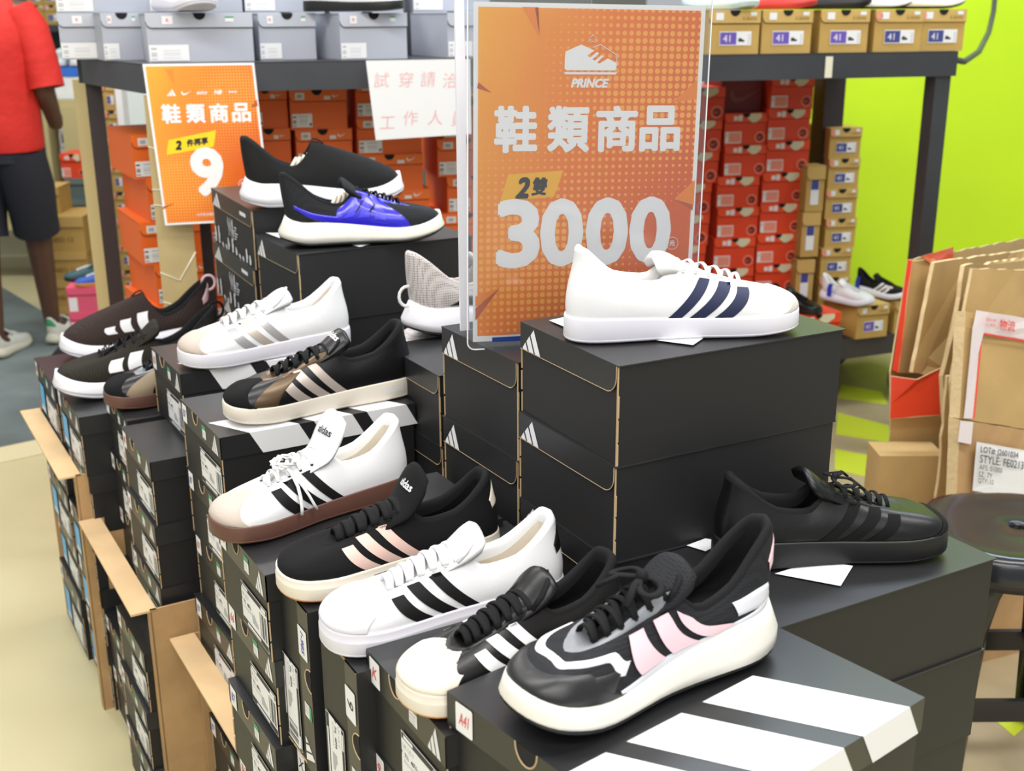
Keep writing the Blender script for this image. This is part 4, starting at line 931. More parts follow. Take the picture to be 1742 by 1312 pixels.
# ---------------------------------------------------------------- folded cartons at right
CB=mat('cardboard_sheet',(.50,.335,.135),.75,var=(6,.10)); CBE=mat('cardboard_torn_edge',(.66,.50,.27),.85,bump=('noise',90,.002)); REDT=mat('red_packing_tape',(.72,.055,.020),.25,coat=.5,bump=('noise',25,.001)); CBI=mat('cardboard_inside',(.44,.30,.125),.8,var=(6,.08)); TPW=mat('white_tape',(.74,.66,.66),.25,coat=.5,bump=('noise',40,.0008))
def slab(pts,th,m,name,parent,wob=0,seed=0,em=None):
    """pts: (xpx,ypx,depth) corners of the facing side; real thickness goes away from the viewer along the panel normal"""
    P=[aty(p[0],p[1],p[2]*1.17) for p in pts]; nn=(P[1]-P[0]).cross(P[-1]-P[0]).normalized()
    if nn.y<0: nn=-nn
    r=random.Random(seed); Q=[]
    for i,p in enumerate(P):
        q=P[(i+1)%len(P)]; k=max(1,int((q-p).length/.03)) if wob else 1
        for j in range(k):
            t=j/k; w=0 if j==0 else r.uniform(-wob,wob); d=(q-p).normalized(); s_=d.cross(nn); Q.append(p.lerp(q,t)+s_*w)
    n=len(Q); mb=MB(); mb.add(Q,[tuple(range(n))],m); mb.add([q+nn*th for q in Q],[tuple(range(n-1,-1,-1))],m)
    mb.add(Q+[q+nn*th for q in Q],[(i,(i+1)%n,n+(i+1)%n,n+i) for i in range(n)],em or CBE); return mb.build(name,parent)
def flatc(label,name='folded_carton'): return empty(name,(0,0,0),0,label,'cardboard box','flattened cartons leaning at the right')
r=flatc('flattened carton with red tape leaning at the back of the cardboard pile')
slab([(1546,442,2.50),(1742,406,2.95),(1860,395,3.2),(1860,800,3.05),(1516,800,2.45),(1515,632,2.45)],.004,CBI,'back_sheet',r,.002,1)
slab([(1552,444,2.47),(1592,442,2.50),(1556,636,2.47),(1528,634,2.44)],.006,CB,'folded_edge',r,.001,2)
slab([(1544,441,2.475),(1553,444,2.47),(1529,634,2.44),(1518,630,2.445)],.004,REDT,'red_tape',r)
slab([(1568,436,2.46),(1622,420,2.60),(1622,448,2.60),(1592,455,2.50)],.003,REDT,'red_tape',r)
slab([(1516,640,2.36),(1560,646,2.35),(1610,622,2.36),(1606,706,2.35),(1514,712,2.35)],.006,REDT,'red_tape',r,.001,3)
slab([(1515,712,2.415),(1606,706,2.415),(1590,1010,2.40),(1500,1020,2.40)],.006,CB,'lower_sheet',r,.002,4)
r=flatc('second flattened carton sheet, in front of the red-taped one')
slab([(1590,447,2.42),(1742,426,2.80),(1860,415,3.0),(1860,760,2.9),(1650,655,2.46),(1553,634,2.38)],.010,CB,'sheet',r,.002,5)
r=flatc('flattened carton with a ragged torn left edge')
slab([(1641,452,2.32),(1742,440,2.6),(1860,430,2.8),(1860,900,2.7),(1620,900,2.30),(1604,640,2.28),(1625,560,2.29)],.010,CBI,'sheet',r,.004,6)
slab([(1612,640,2.26),(1642,640,2.27),(1640,700,2.27),(1612,1000,2.25),(1580,1000,2.24)],.010,CB,'lower_sheet',r,.003,7)
r=flatc('plain flattened carton with a level top edge behind the labelled carton')
slab([(1655,457,2.24),(1742,459,2.34),(1860,462,2.45),(1860,1100,2.4),(1640,1100,2.2),(1618,650,2.20)],.008,CB,'sheet',r,.0015,8)
r=flatc('front carton with white lot label and printed white tape','labelled_carton')
slab([(1643,530,2.12),(1742,546,2.18),(1860,562,2.24),(1860,735,2.24),(1742,730,2.16),(1632,712,2.08)],.030,CB,'upper_panel',r,.001,9)
slab([(1632,714,2.075),(1742,732,2.155),(1860,745,2.22),(1840,1290,2.15),(1612,1280,2.02)],.030,KRD,'lower_panel',r,.001,10)
slab([(1662,528,2.112),(1742,541,2.165),(1860,558,2.23),(1860,600,2.23),(1742,578,2.165),(1672,566,2.118),(1657,712,2.078),(1640,712,2.068),(1655,560,2.10)],.0012,TPW,'packing_tape',r,.0008,11,TPW)
slab([(1669,566,2.114),(1672,566,2.115),(1658,712,2.076),(1655,712,2.075)],.0014,RED,'tape_red_line',r)
slab([(1672,566,2.114),(1860,598,2.228),(1860,602,2.228),(1672,569,2.114)],.0014,RED,'tape_red_line',r)
slab([(1634,716,2.066),(1656,718,2.074),(1652,756,2.068),(1630,752,2.060)],.0012,TPW,'packing_tape',r,.001,12,TPW)
lab=slab([(1662,752,2.074),(1742,766,2.133),(1860,786,2.20),(1850,870,2.18),(1655,835,2.062)],.0012,PAPER,'lot_label',r,0,0,PAPER)
A_=aty(1662,752,2.070*1.17);B_=aty(1742,766,2.129*1.17);C_=aty(1655,835,2.058*1.17); ux=(B_-A_).normalized(); uy=(A_-C_).normalized()
mb=MB(); lf=lambda u,v:tuple(A_+ux*u+uy*v+Vector((0,-.009,0)))
for tx,sz,dy,w,bo in (('LOT#: J2601034',.011,-.014,.128,.0004),('STYLE: FE0213',.016,-.033,.150,.0002),('AFS: 01000',.010,-.052,.078,0),('SZ: 7Y',.010,-.068,.046,0),('QTY: 12',.009,-.083,.052,0)): put_text(mb,tx,sz,lf,INK,.009+w/2,dy,bold=bo,width=w)
mb.build('label_text',lab,fix=False)
A_=aty(1676,541,2.108*1.17);B_=aty(1742,552,2.154*1.17); ux=(B_-A_).normalized(); mb=MB(); lf=lambda u,v:tuple(A_+ux*u+Vector((0,-.0015,v)))
put_text(mb,'物流',.026,lf,RED,.072,-.008,bold=.0004); put_text(mb,'嘉里大榮',.008,lf,RED,.018,-.002); put_text(mb,'小心輕放',.008,lf,RED,.018,-.013); mb.build('tape_print',r,fix=False)
# lime/brown small carton behind
mb=MB(); P=aty(1497,776,2.70); tag(mb.box((0,0,0),(.16,.10,P.z),CB).build('cardboard_box',None,(P.x,P.y,0)),'low cardboard box behind the all-black sneaker laces','cardboard box')
P=aty(1685,1140,2.15); mb=MB(); 
rr=random.Random(4); mb.loft([[(P.x+.035*math.cos(a)*(1+.3*rr.random()),P.y+.06+.02*math.sin(a),P.z-.05+zz+.01*rr.random()) for a in [2*PI*k/9 for k in range(9)]] for zz in (0,.03,.06,.085)],TPW,cap0=True,cap1=True)
# ---------------------------------------------------------------- stool
SP=mat('stool_black_plastic',(.014,.015,.018),.20,spec=.5)
sc_=aty(1732,893,2.05); st=empty('stool',(sc_.x,sc_.y,0),0,'glossy black plastic stool with a finger hole in its seat','stool'); hz=sc_.z
def sqr(r,z,k=.16,n=40):
    r=r*1.12
    return [(r*math.cos(a)*(1+k*abs(math.sin(2*a))**1.5*.6),r*math.sin(a)*(1+k*abs(math.sin(2*a))**1.5*.6),z) for a in [2*PI*i/n for i in range(n)]]
mb=MB(); mb.loft([[(x*1,y,z) for x,y,z in sqr(.012,hz-.02,0)],sqr(.013,hz-.004,0),sqr(.018,hz-.001,0),sqr(.05,hz-.003),sqr(.10,hz-.002),sqr(.130,hz+.002),sqr(.142,hz-.001),sqr(.149,hz-.012),sqr(.152,hz-.035),sqr(.154,hz-.060),sqr(.150,hz-.060),sqr(.146,hz-.012),sqr(.10,hz-.008),sqr(.012,hz-.02,0)],SP); mb.build('seat',st)
for k in range(4):
    a0=PI/4+PI/2*k; mb=MB(); R=[]
    for z,w,ro in ((hz-.03,.115,.172),(hz-.09,.080,.182),(hz-.16,.055,.190),(hz-.26,.048,.200),(.0,.040,.220)):
        c=Vector((math.cos(a0),math.sin(a0),0)); t=Vector((-c.y,c.x,0)); R.append([tuple(c*(ro-.030*(abs(q)**2))+t*w/2*q+Vector((0,0,z))) for q in (-1,-.5,0,.5,1)]+[tuple(c*(ro-.018-.030*(abs(q)**2))+t*w/2*q*.9+Vector((0,0,z))) for q in (1,.5,0,-.5,-1)])
    mb.loft(R,SP,True,True,True); mb.build('leg',st)
for k in range(4):
    a0=PI/4+PI/2*k; a1=a0+PI/2; p=Vector((math.cos(a0),math.sin(a0),0))*.192; q=Vector((math.cos(a1),math.sin(a1),0))*.192; mb=MB()
    m_=(p+q)/2; n_=m_.normalized(); t_=(q-p).normalized(); L_=(q-p).length
    mb.prism([(0,-.022),(L_,-.022),(L_,.022),(0,.022)],lambda u,v,t:tuple(p+t_*u+n_*t+Vector((0,0,.20+v))),-.012,.0,SP); mb.build('stretcher',st)
# ---------------------------------------------------------------- posters and notice
def poster_mat(name,dots,flip=False,W=.28,H=.4):
    m=bpy.data.materials.new(name); m.use_nodes=True; nt=m.node_tree; L=nt.links; b=nt.nodes['Principled BSDF']; b.inputs['Roughness'].default_value=.3; b.inputs['Coat Weight'].default_value=.35; b.inputs['Coat Roughness'].default_value=.15
    tc=nt.nodes.new('ShaderNodeTexCoord'); sp=nt.nodes.new('ShaderNodeSeparateXYZ'); L.new(tc.outputs['Object'],sp.inputs[0])
    def mth(op,a,b_=None,c=None):
        n=nt.nodes.new('ShaderNodeMath'); n.operation=op
        for i,v in enumerate((a,b_,c)):
            if v is None: continue
            if isinstance(v,(int,float)): n.inputs[i].default_value=v
            else: L.new(v,n.inputs[i])
        return n.outputs[0]
    X,Z=sp.outputs[0],sp.outputs[2]
    s=dots
    fx=mth('SUBTRACT',mth('FRACT',mth('DIVIDE',X,s)),.5); fz=mth('SUBTRACT',mth('FRACT',mth('DIVIDE',Z,s)),.5)
    d=mth('SQRT',mth('ADD',mth('MULTIPLY',fx,fx),mth('MULTIPLY',fz,fz)))
    def blob(cx,cz,r):
        a=mth('SUBTRACT',X,cx); c=mth('SUBTRACT',Z,cz); q=mth('SQRT',mth('ADD',mth('MULTIPLY',a,a),mth('MULTIPLY',c,c)))
        return mth('MAXIMUM',mth('SUBTRACT',1.0,mth('DIVIDE',q,r)),0.0)
    bl=mth('ADD',blob(W*.80,H*.80,W*.62),blob(W*.25,H*.26,W*.62)); rad=mth('MULTIPLY',bl,.55)
    rad=mth('MINIMUM',rad,.38); msk=mth('LESS_THAN',d,rad)
    gx=mth('MULTIPLY_ADD',X,-1/W*.75,.62); gz=mth('MULTIPLY',mth('DIVIDE',Z,H),.40); g=mth('ADD',gx,gz)
    nz=nt.nodes.new('ShaderNodeTexNoise'); nz.inputs['Scale'].default_value=9; L.new(tc.outputs['Object'],nz.inputs['Vector']); g=mth('ADD',g,mth('MULTIPLY_ADD',nz.outputs['Fac'],.2,-.1))
    r=nt.nodes.new('ShaderNodeValToRGB'); r.color_ramp.elements[0].position=.1; r.color_ramp.elements[0].color=(.72,.12,.015,1) ; r.color_ramp.elements[1].position=1.0; r.color_ramp.elements[1].color=(.93,.42,.035,1)
    e=r.color_ramp.elements.new(.55); e.color=(.86,.21,.018,1)
    L.new(g,r.inputs['Fac']); mx=nt.nodes.new('ShaderNodeMix'); mx.data_type='RGBA'; L.new(msk,mx.inputs['Factor']); L.new(r.outputs['Color'],mx.inputs['A']); mx.inputs['B'].default_value=(.95,.42,.06,1)
    L.new(mx.outputs['Result'],b.inputs['Base Color']); return m
PW=mat('poster_white_print',(.88,.87,.86),.35); PDK=mat('poster_dark_print',(.02,.02,.02),.4); PYE=mat('poster_yellow_print',(.90,.48,.03),.4); PYE2=mat('poster_bright_yellow',(.93,.66,.01),.4); PTRI=mat('poster_orange_triangle',(.86,.25,.03),.4); PTRD=mat('poster_dark_triangle',(.50,.10,.02),.4)
def poly2(mb,pts,d,m): mb.poly([(u,-d,v) for u,v in pts],m)
def star(cx,cy,r0,r1): return [(cx+(r0 if k%2==0 else r1)*math.sin(PI*k/5),cy+(r0 if k%2==0 else r1)*math.cos(PI*k/5)) for k in range(10)]
fd=lambda d:(lambda u,v:(u,-d,v))
# big poster : origin bottom-left, lives in x (right) z (up)
BLc=atz(812,583,1.026); pz=1.027
BW,BH=.300,.427
po=empty('price_poster',(BLc.x,BLc.y,pz),math.radians(14),'large laminated orange price poster reading 3000 on the black boxes','poster'); po.rotation_euler=(math.radians(-1.0),math.radians(1.2),math.radians(14))
mb=MB(); mb.box((-.006,0,.0),(BW+.006,.0008,BH+.012),PW); mb.build('poster_sheet',po)
PM=poster_mat('poster_orange_large',.0095,W=BW,H=BH); mb=MB(); 
mb.poly([(0,-.0004,.008),(BW,-.0004,.008),(BW,-.0004,BH+.006),(0,-.0004,BH+.006)],PM); mb.build('poster_print',po,fix=False)
mb=MB(); F=fd(.0010)
def pu(x,y):  # photograph position on the large poster to poster coordinates
    t=(y-2)/583; xl=812-4+(-8)*t+ (4 if t<.5 else 6); xr=1197-26*t
    return ((x-(812-12*t*.5))/(xr-(812-12*t*.5))*BW, (1-t)*BH+.006+.002)
for tri,m in (([(885,4),(912,4),(914,52)],PTRI),([(912,4),(906,4),(914,52)],PTRD),([(811,130),(833,148),(809,140)],PTRD),([(1190,125),(1145,165),(1190,158)],PTRI),([(1188,305),(1150,340),(1186,352)],PTRI),([(1185,352),(1150,340),(1184,362)],PTRD),([(803,530),(845,495),(803,510)],PTRI),([(803,555),(845,495),(803,532)],PTRD)):
    poly2(mb,[pu(*p) for p in tri],.0007,m)
for ch,cx in zip('鞋類商品',(873,963,1047,1124)):
    u,v=pu(cx,211); put_text(mb,ch,.06,F,PW,u,v,bold=.0020,width=.058,height=.060)
u,v=pu(1000,131); put_text(mb,'PRINCE',.014,F,PW,u,v,bold=.0007,shear=.25,width=.052)
for i,ch in enumerate('3000'):
    u,v=pu((874,965,1030,1104)[i] if False else (876,951,1030,1107)[i],397); put_text(mb,ch,.1,F,PW,u,v,bold=.0042,width=.060,height=.092)
poly2(mb,[pu(*p) for p in ((860,290),(954,284),(938,331),(846,338))],.0007,PYE)
u,v=pu(884,314); put_text(mb,'2',.03,F,PDK,u,v,bold=.0015,shear=.25,width=.020,height=.028)
u,v=pu(913,312); put_text(mb,'雙',.02,F,PDK,u,v,bold=.0007,shear=.15,width=.022,height=.024)
u,v=pu(1147,423); put_text(mb,'元',.012,F,PW,u,v,bold=.0003,width=.008); mb.tube([(u+.0085*math.cos(a),-.0012,v+.0085*math.sin(a)) for a in [2*PI*k/24 for k in range(25)]],.0005,PW,4)
# sneaker emblem
L_=[(957,83),(958,77),(985,65),(1008,75),(995,84),(1000,87),(1012,77),(1016,80),(1004,90),(1009,92),(1020,82),(1023,85),(1012,96),(1017,97),(1031,88),(1046,96),(1046,106),(1043,109),(959,109),(956,106)]
poly2(mb,[pu(*p) for p in L_],.0010,PW); poly2(mb,[pu(*p) for p in ((955,112),(1047,112),(1045,116),(957,116))],.0010,PW)
mb.tube([F(*pu(*p)) for p in ((1005,70),(1018,65),(1046,82),(1047,100))],.0007,PW,4)
c0=pu(1005,55); mb.tube([F(a,b) for a,b in star(c0[0],c0[1],.0055,.003)+star(c0[0],c0[1],.0055,.003)[:1]],.0005,PW,4)
mb.build('poster_lettering',po,fix=False)
def clear(name,col=(.95,.96,.97)):
    m=bpy.data.materials.new(name); m.use_nodes=True; nt=m.node_tree; nt.nodes.remove(nt.nodes['Principled BSDF']); o=nt.nodes['Material Output']
    t=nt.nodes.new('ShaderNodeBsdfTransparent'); t.inputs[0].default_value=col+(1,); g=nt.nodes.new('ShaderNodeBsdfGlossy'); g.inputs['Roughness'].default_value=.08; d=nt.nodes.new('ShaderNodeBsdfDiffuse'); d.inputs[0].default_value=(.85,.86,.88,1)
    fr=nt.nodes.new('ShaderNodeFresnel'); fr.inputs[0].default_value=1.45; tc=nt.nodes.new('ShaderNodeTexCoord'); n=nt.nodes.new('ShaderNodeTexNoise'); n.inputs['Scale'].default_value=14; bm=nt.nodes.new('ShaderNodeBump'); bm.inputs['Distance'].default_value=.004; bm.inputs['Strength'].default_value=.5
    nt.links.new(tc.outputs['Object'],n.inputs['Vector']); nt.links.new(n.outputs['Fac'],bm.inputs['Height']); nt.links.new(bm.outputs['Normal'],g.inputs['Normal']); 
    m1=nt.nodes.new('ShaderNodeMixShader'); m1.inputs[0].default_value=.025; nt.links.new(t.outputs[0],m1.inputs[1]); nt.links.new(d.outputs[0],m1.inputs[2])
    m2=nt.nodes.new('ShaderNodeMixShader'); mu=nt.nodes.new('ShaderNodeMath'); mu.operation='MULTIPLY'; mu.inputs[1].default_value=.8; nt.links.new(fr.outputs[0],mu.inputs[0]); nt.links.new(mu.outputs[0],m2.inputs[0]); nt.links.new(m1.outputs[0],m2.inputs[1]); nt.links.new(g.outputs[0],m2.inputs[2]); nt.links.new(m2.outputs[0],o.inputs['Surface']); return m
CLEAR=clear('clear_plastic_sleeve'); CLEARE=mat('sleeve_edge',(.80,.80,.84),.15,coat=.6)
mb=MB(); P=rrect_pts(-.014,-.010,BW+.014,BH+.03,.010,4); mb.prism(P,lambda u,v,t:(u,t,v),-.0030,-.0026,CLEAR); mb.build('clear_sleeve',po)
mb=MB(); Q=[(u,-.0022,v) for u,v in P]; mb.tube(Q+[Q[0]],.0011,CLEARE,5,cap=False); mb.build('sleeve_edge',po)
# a second clear sleeve standing behind to the left
s2_=atz(786,570,1.024); so=empty('poster_holder',(s2_.x,s2_.y+.012,1.026),math.radians(24),'frosted clear holder edge standing left behind the large poster','sign holder')
mb=MB(); mb.prism(rrect_pts(0,-.0,.20,.50,.004,3),lambda u,v,t:(u,t,v),.004,.006,CLEAR); mb.build('clear_sheet',so); mb=MB(); mb.box((-.001,.003,0),(.012,.007,.50),mat('frosted_edge',(.74,.73,.78),.25,coat=.5)); mb.build('side_edge',so)
mb=MB(); mb.box((.02,-.0035,-.0005),(BW,-.0032,.006),mat('poster_navy_edge',(.01,.03,.16),.4)); mb.build('navy_edge',po)
# small poster, hangs from the rack corner
SW_,SH_=.262,.395
q=aty(241,109,3.035); q2=aty(431,109,3.09)
yawp=math.degrees(math.atan2(q2.y-q.y,q2.x-q.x)); SW_=(q2-q).length
pp=empty('price_sheet',(q.x+.002,q.y,q.z-.405),math.radians(yawp),'smaller orange price sheet with a 9 hanging at the rack corner','poster')
SH_=.405; k9=SH_
sh9=.018  # the sheet hangs slightly askew
def p9(x,y):
    t=(y-109)/(383-109); xl=241+24*t; xr=431+7*t; return ((x-xl)/(xr-xl)*SW_+sh9*t*1.0, (1-t)*SH_)
def sk(u,v): return (u+sh9*(1-v/SH_)*1.0,v)
mb=MB(); mb.prism([sk(0,0),sk(SW_,.004),sk(SW_,SH_),sk(0,SH_)],lambda u,v,t:(u,t,v),0,.001,PW); mb.build('poster_sheet',pp)
PM2=poster_mat('poster_orange_small',.0072,W=SW_,H=SH_); mb=MB(); mb.poly([(a,-.0005,b) for a,b in (sk(.006,.006),sk(SW_-.006,.010),sk(SW_-.006,SH_-.006),sk(.006,SH_-.006))],PM2); mb.build('poster_print',pp,fix=False)
mb=MB()
for ch,cx in zip('鞋類商品',(284,325,364,402)): 
    u,v=p9(cx,192); put_text(mb,ch,.04,F,PW,u,v,bold=.0016,width=.047,height=.048)
poly2(mb,[p9(*p) for p in ((277,236),(357,221),(351,249),(273,261))],.0008,PYE2)
u,v=p9(293,245); put_text(mb,'2',.025,F,PDK,u,v,bold=.0018,shear=.2,width=.016,height=.024)
u,v=p9(325,240); put_text(mb,'件再享',.02,F,PDK,u,v,bold=.0008,shear=.15,width=.055,rot=.12)
u,v=p9(338,292); put_text(mb,'9',.1,F,PW,u,v,bold=.0065,width=.082,height=.125)
u,v=p9(396,315); put_text(mb,'折',.014,F,PW,u,v,bold=.0003,width=.013); mb.tube([(u+.012*math.cos(a),-.0012,v+.012*math.sin(a)) for a in [2*PI*k/20 for k in range(21)]],.0006,PW,4)
u,v=p9(287,158); emblem(mb,F,u-.012,v-.006,.022,.016,PW); u,v=p9(311,158); swoosh(mb,F,u-.012,v-.006,.026,PW)
u,v=p9(338,157); put_text(mb,'asics',.01,F,PW,u,v,bold=.0003,shear=.3,width=.026); u,v=p9(365,157); put_text(mb,'NB',.012,F,PW,u,v,bold=.0006,shear=.3,width=.020); u,v=p9(390,157); put_text(mb,'>=<',.01,F,PW,u,v,bold=.0005,width=.020)
u,v=p9(355,366); put_text(mb,'※詳細活動辦法依現場公告為準',.008,F,PW,u,v,width=.12)
poly2(mb,[p9(*p) for p in ((278,118),(292,118),(293,146))],.0007,PTRI); poly2(mb,[p9(*p) for p in ((430,170),(418,184),(431,182))],.0007,PTRD); poly2(mb,[p9(*p) for p in ((262,355),(283,344),(263,350))],.0007,PTRD)
mb.build('poster_lettering',pp,fix=False)
# handwritten notice hanging from the rack beam
a=aty(623,103,3.19); b=aty(800,97,3.27); c=aty(634,229,3.19); W_=(b-a).length; H_=.205
no=empty('paper_notice',(a.x,a.y-.008,a.z-H_),math.atan2(b.y-a.y,b.x-a.x),'white paper notice with faint red handwriting hanging from the rack beam','notice')
mb=MB(); mb.prism([(.018,.0),(W_,.008),(W_,H_),(0,H_)],lambda u,v,t:(u,t,v),0,.001,PAPER); mb.build('paper',no)
FR_=mat('faded_red_marker',(.80,.42,.42),.7)
mb=MB()
for ch,u,v in (('試',.04,.155),('穿',.105,.155),('請',.165,.155),('洽',.225,.150),('工',.05,.045),('作',.115,.055),('人',.18,.055),('員',.245,.05)): put_text(mb,ch,.045,fd(.0006),FR_,u,v,bold=-.0003,shear=.1,width=.040)
mb.build('handwriting',no,fix=False)
# ---------------------------------------------------------------- person
SHIRT=mat('shirt_red',(.62,.020,.012),.75,bump=('noise',12,.010)); SHORT=mat('shorts_black',(.012,.014,.022),.8,bump=('noise',10,.006)); SKIN=mat('skin_brown',(.090,.040,.022),.5); HAIRM=mat('hair_black',(.012,.010,.009),.8)
def skinbody(name,verts,edges,rad,m,parent,lv=2):
    me=bpy.data.meshes.new(name); me.from_pydata(verts,edges,[]); o=bpy.data.objects.new(name,me); COL.objects.link(o)
    sm=o.modifiers.new('skin','SKIN'); lay=me.skin_vertices[0] if me.skin_vertices else None
    if lay is None:
        bm=bmesh.new(); bm.from_mesh(me); bm.verts.layers.skin.verify(); bm.to_mesh(me); bm.free(); lay=me.skin_vertices[0]
    for i,r in enumerate(rad): lay.data[i].radius=(r,r) if not isinstance(r,tuple) else r
    lay.data[0].use_root=True
    s=o.modifiers.new('sub','SUBSURF'); s.levels=lv; s.render_levels=lv
    dg=bpy.context.evaluated_depsgraph_get(); dg.update(); m2=bpy.data.meshes.new_from_object(o.evaluated_get(dg)); bpy.data.objects.remove(o)
    m2.materials.clear(); m2.materials.append(m)
    for p in m2.polygons: p.use_smooth=True; p.material_index=0
    return link(name,m2,parent)
pr=empty('person',(-2.20,5.12,0),0,'person in red T-shirt and black shorts standing with back turned at the left','person')
# local: facing away (+y) and slightly right; right arm toward +x
V=[(0,0,.96),(0,.0,1.10),(0,.0,1.26),(0,.01,1.40),(0,.02,1.47),(0,.035,1.55),(0,.05,1.64),(0,.05,1.72), # torso-neck-head
   (.09,0,.90),(.085,.10,.50),(.075,.16,.09),(.08,.24,.045),(.085,.31,.030),   # right leg (farther)
   (-.09,0,.90),(-.10,-.03,.50),(-.085,-.08,.09),(-.08,-.0,.045),(-.08,.08,.03),
   (.17,.01,1.42),(.235,-.01,1.14),(.20,.16,1.00),(.17,.25,1.00),
   (-.17,.01,1.42),(-.25,-.01,1.14),(-.19,.16,1.02),(-.15,.25,1.02)]
E_=[(0,1),(1,2),(2,3),(3,4),(4,5),(5,6),(6,7),(0,8),(8,9),(9,10),(10,11),(11,12),(0,13),(13,14),(14,15),(15,16),(16,17),(3,18),(18,19),(19,20),(20,21),(3,22),(22,23),(23,24),(24,25)]
Rr=[.13,.125,.14,.12,.055,.055,.085,.075,.088,.062,.036,.036,.03,.088,.062,.036,.036,.03,.055,.045,.034,.026,.055,.045,.034,.026]
# fingers
def hand(base,dirv,side):
    i0=len(V); V.append(tuple(base+dirv*.05)); E_.append((21 if side>0 else 25,i0)); Rr.append((.036,.018))
    nrm_=Vector((side,0,0)); 
    for k in range(4):
        o=Vector((0,0,.027-.018*k)); a=base+dirv*.085+o; j=len(V); l=(.030,.034,.031,.024)[k]
        V.append(tuple(a)); E_.append((i0,j)); Rr.append(.0095)
        V.append(tuple(a+dirv*l+Vector((-side*.006,0,-.002)))); E_.append((j,j+1)); Rr.append(.0088)
        V.append(tuple(a+dirv*l*1.6+Vector((-side*.020,0,-.004)))); E_.append((j+1,j+2)); Rr.append(.0075)
    j=len(V); V.append(tuple(base+dirv*.03+Vector((-side*.022,0,.030)))); E_.append((i0,j)); Rr.append(.011)
    V.append(tuple(base+dirv*.065+Vector((-side*.034,0,.040)))); E_.append((j,j+1)); Rr.append(.009)
hand(Vector(V[21]),Vector((-.25,.95,.1)).normalized(),1); hand(Vector(V[25]),Vector((.25,.95,.1)).normalized(),-1)
zq=lambda z: z+max(0,z-1.1)*.17
V=[(x_,y_,zq(z_)) for x_,y_,z_ in V]
body=skinbody('body',V,E_,Rr,SKIN,pr)
# face
mb=MB(); mb.tube([(0,.128,1.761),(0,.150,1.726),(0,.140,1.714)],.012,SKIN,8,rr=[.008,.014,.010]); mb.build('nose',body)
for s_ in (-1,1):
    mb=MB(); mb.loft([[(s_*.032+.011*r_*math.cos(a),.128+.005*math.sqrt(max(0,1-r_*r_)),1.765+.006*r_*math.sin(a)) for a in [2*PI*k/10 for k in range(10)]] for r_ in (1,.6,.1)],PAPER,cap1=True); mb.build('eye',body)
    mb=MB(); mb.loft([[(s_*(.088+.008*t),.045+.016*math.cos(a)*(1-.3*t),1.749+.028*math.sin(a)*(1-.2*t)) for a in [2*PI*k/10 for k in range(10)]] for t in (0,1)],SKIN,cap1=True); mb.build('ear',body)
mb=MB(); mb.tube([(-.025,.130,1.685),(0,.138,1.682),(.025,.130,1.685)],.005,mat('lips',(.12,.04,.03),.5),6); mb.build('mouth',body)
mb=MB(); R=[]
for t in (0,.2,.4,.6,.8,.95,1.0):
    z=1.685+.235*t; r_=.104*math.sqrt(max(.0,1-(max(0,t-.35)/.66)**2)); cy=.035 if t<.5 else .042
    R.append([(r_*.92*math.cos(a),cy+r_*(math.sin(a) if math.sin(a)<.3 or t>.62 else .3),z) for a in [2*PI*k/20 for k in range(20)]])
mb.loft(R,HAIRM,cap1=True,cap0=True); mb.build('hair',pr)
def ell(cx,cy,z,rx,ry,n=28,wob=0,ph=0): return [(cx+rx*math.cos(a)*(1+wob*math.sin(5*a+ph)),cy+ry*math.sin(a)*(1+wob*math.sin(4*a+ph)),z) for a in [2*PI*k/n for k in range(n)]]
mb=MB(); mb.loft([ell(0,.0,.905,.185,.135,wob=.03),ell(0,0,.93,.192,.142,wob=.02,ph=.5),ell(0,0,1.05,.190,.142,wob=.03,ph=1.2),ell(0,0,1.18,.195,.145,wob=.02,ph=2),ell(0,.0,1.30,.205,.145),ell(0,.0,1.40,.210,.135),ell(0,.01,1.50,.178,.105),ell(0,.015,1.54,.11,.08),ell(0,.02,1.55,.072,.066)],SHIRT); mb.build('t_shirt',pr)
for s_ in (1,-1):
    mb=MB(); mb.tube([(s_*.15,.01,1.475),(s_*.195,.005,1.40),(s_*.225,.0,1.28),(s_*.245,-.01,1.165)],.08,SHIRT,14,rr=[.075,.080,.075,.074],cap=False); mb.build('sleeve',pr)
mb=MB(); mb.loft([ell(0,0,.86,.170,.13),ell(0,0,.98,.165,.125)],SHORT,cap1=True)
mb.tube([(.085,0,.90),(.10,.03,.74),(.09,.07,.60),(.085,.09,.545)],.1,SHORT,18,rr=[.108,.108,.100,.100],cap=False); mb.tube([(-.085,0,.90),(-.10,-.01,.74),(-.10,-.02,.60),(-.098,-.03,.535)],.1,SHORT,18,rr=[.108,.108,.100,.100],cap=False); mb.build('shorts',pr)
PSH=dict(upper=mat('shoe_offwhite',(.66,.66,.58),.7),sole=mat('sole_offwhite',(.62,.60,.46),.6),lining=LINW,lace=LACEW,heel=GRN,lod=1)
for s_,hx,hy,tx,ty in ((1,-2.125,5.24,-2.06,5.52),(-1,-2.285,5.0,-2.27,5.28)):
    o=shoe('shoe','',(hx,hy),(tx,ty),.0035,PSH,None,'shoe',s_,'run'); 
    for k in ('label','category'): 
        if k in o: del o[k]
    # worn shoes move with the person: join the parts under one child
    o.parent=pr; o.location=(hx+2.20,hy-5.12,.0035)
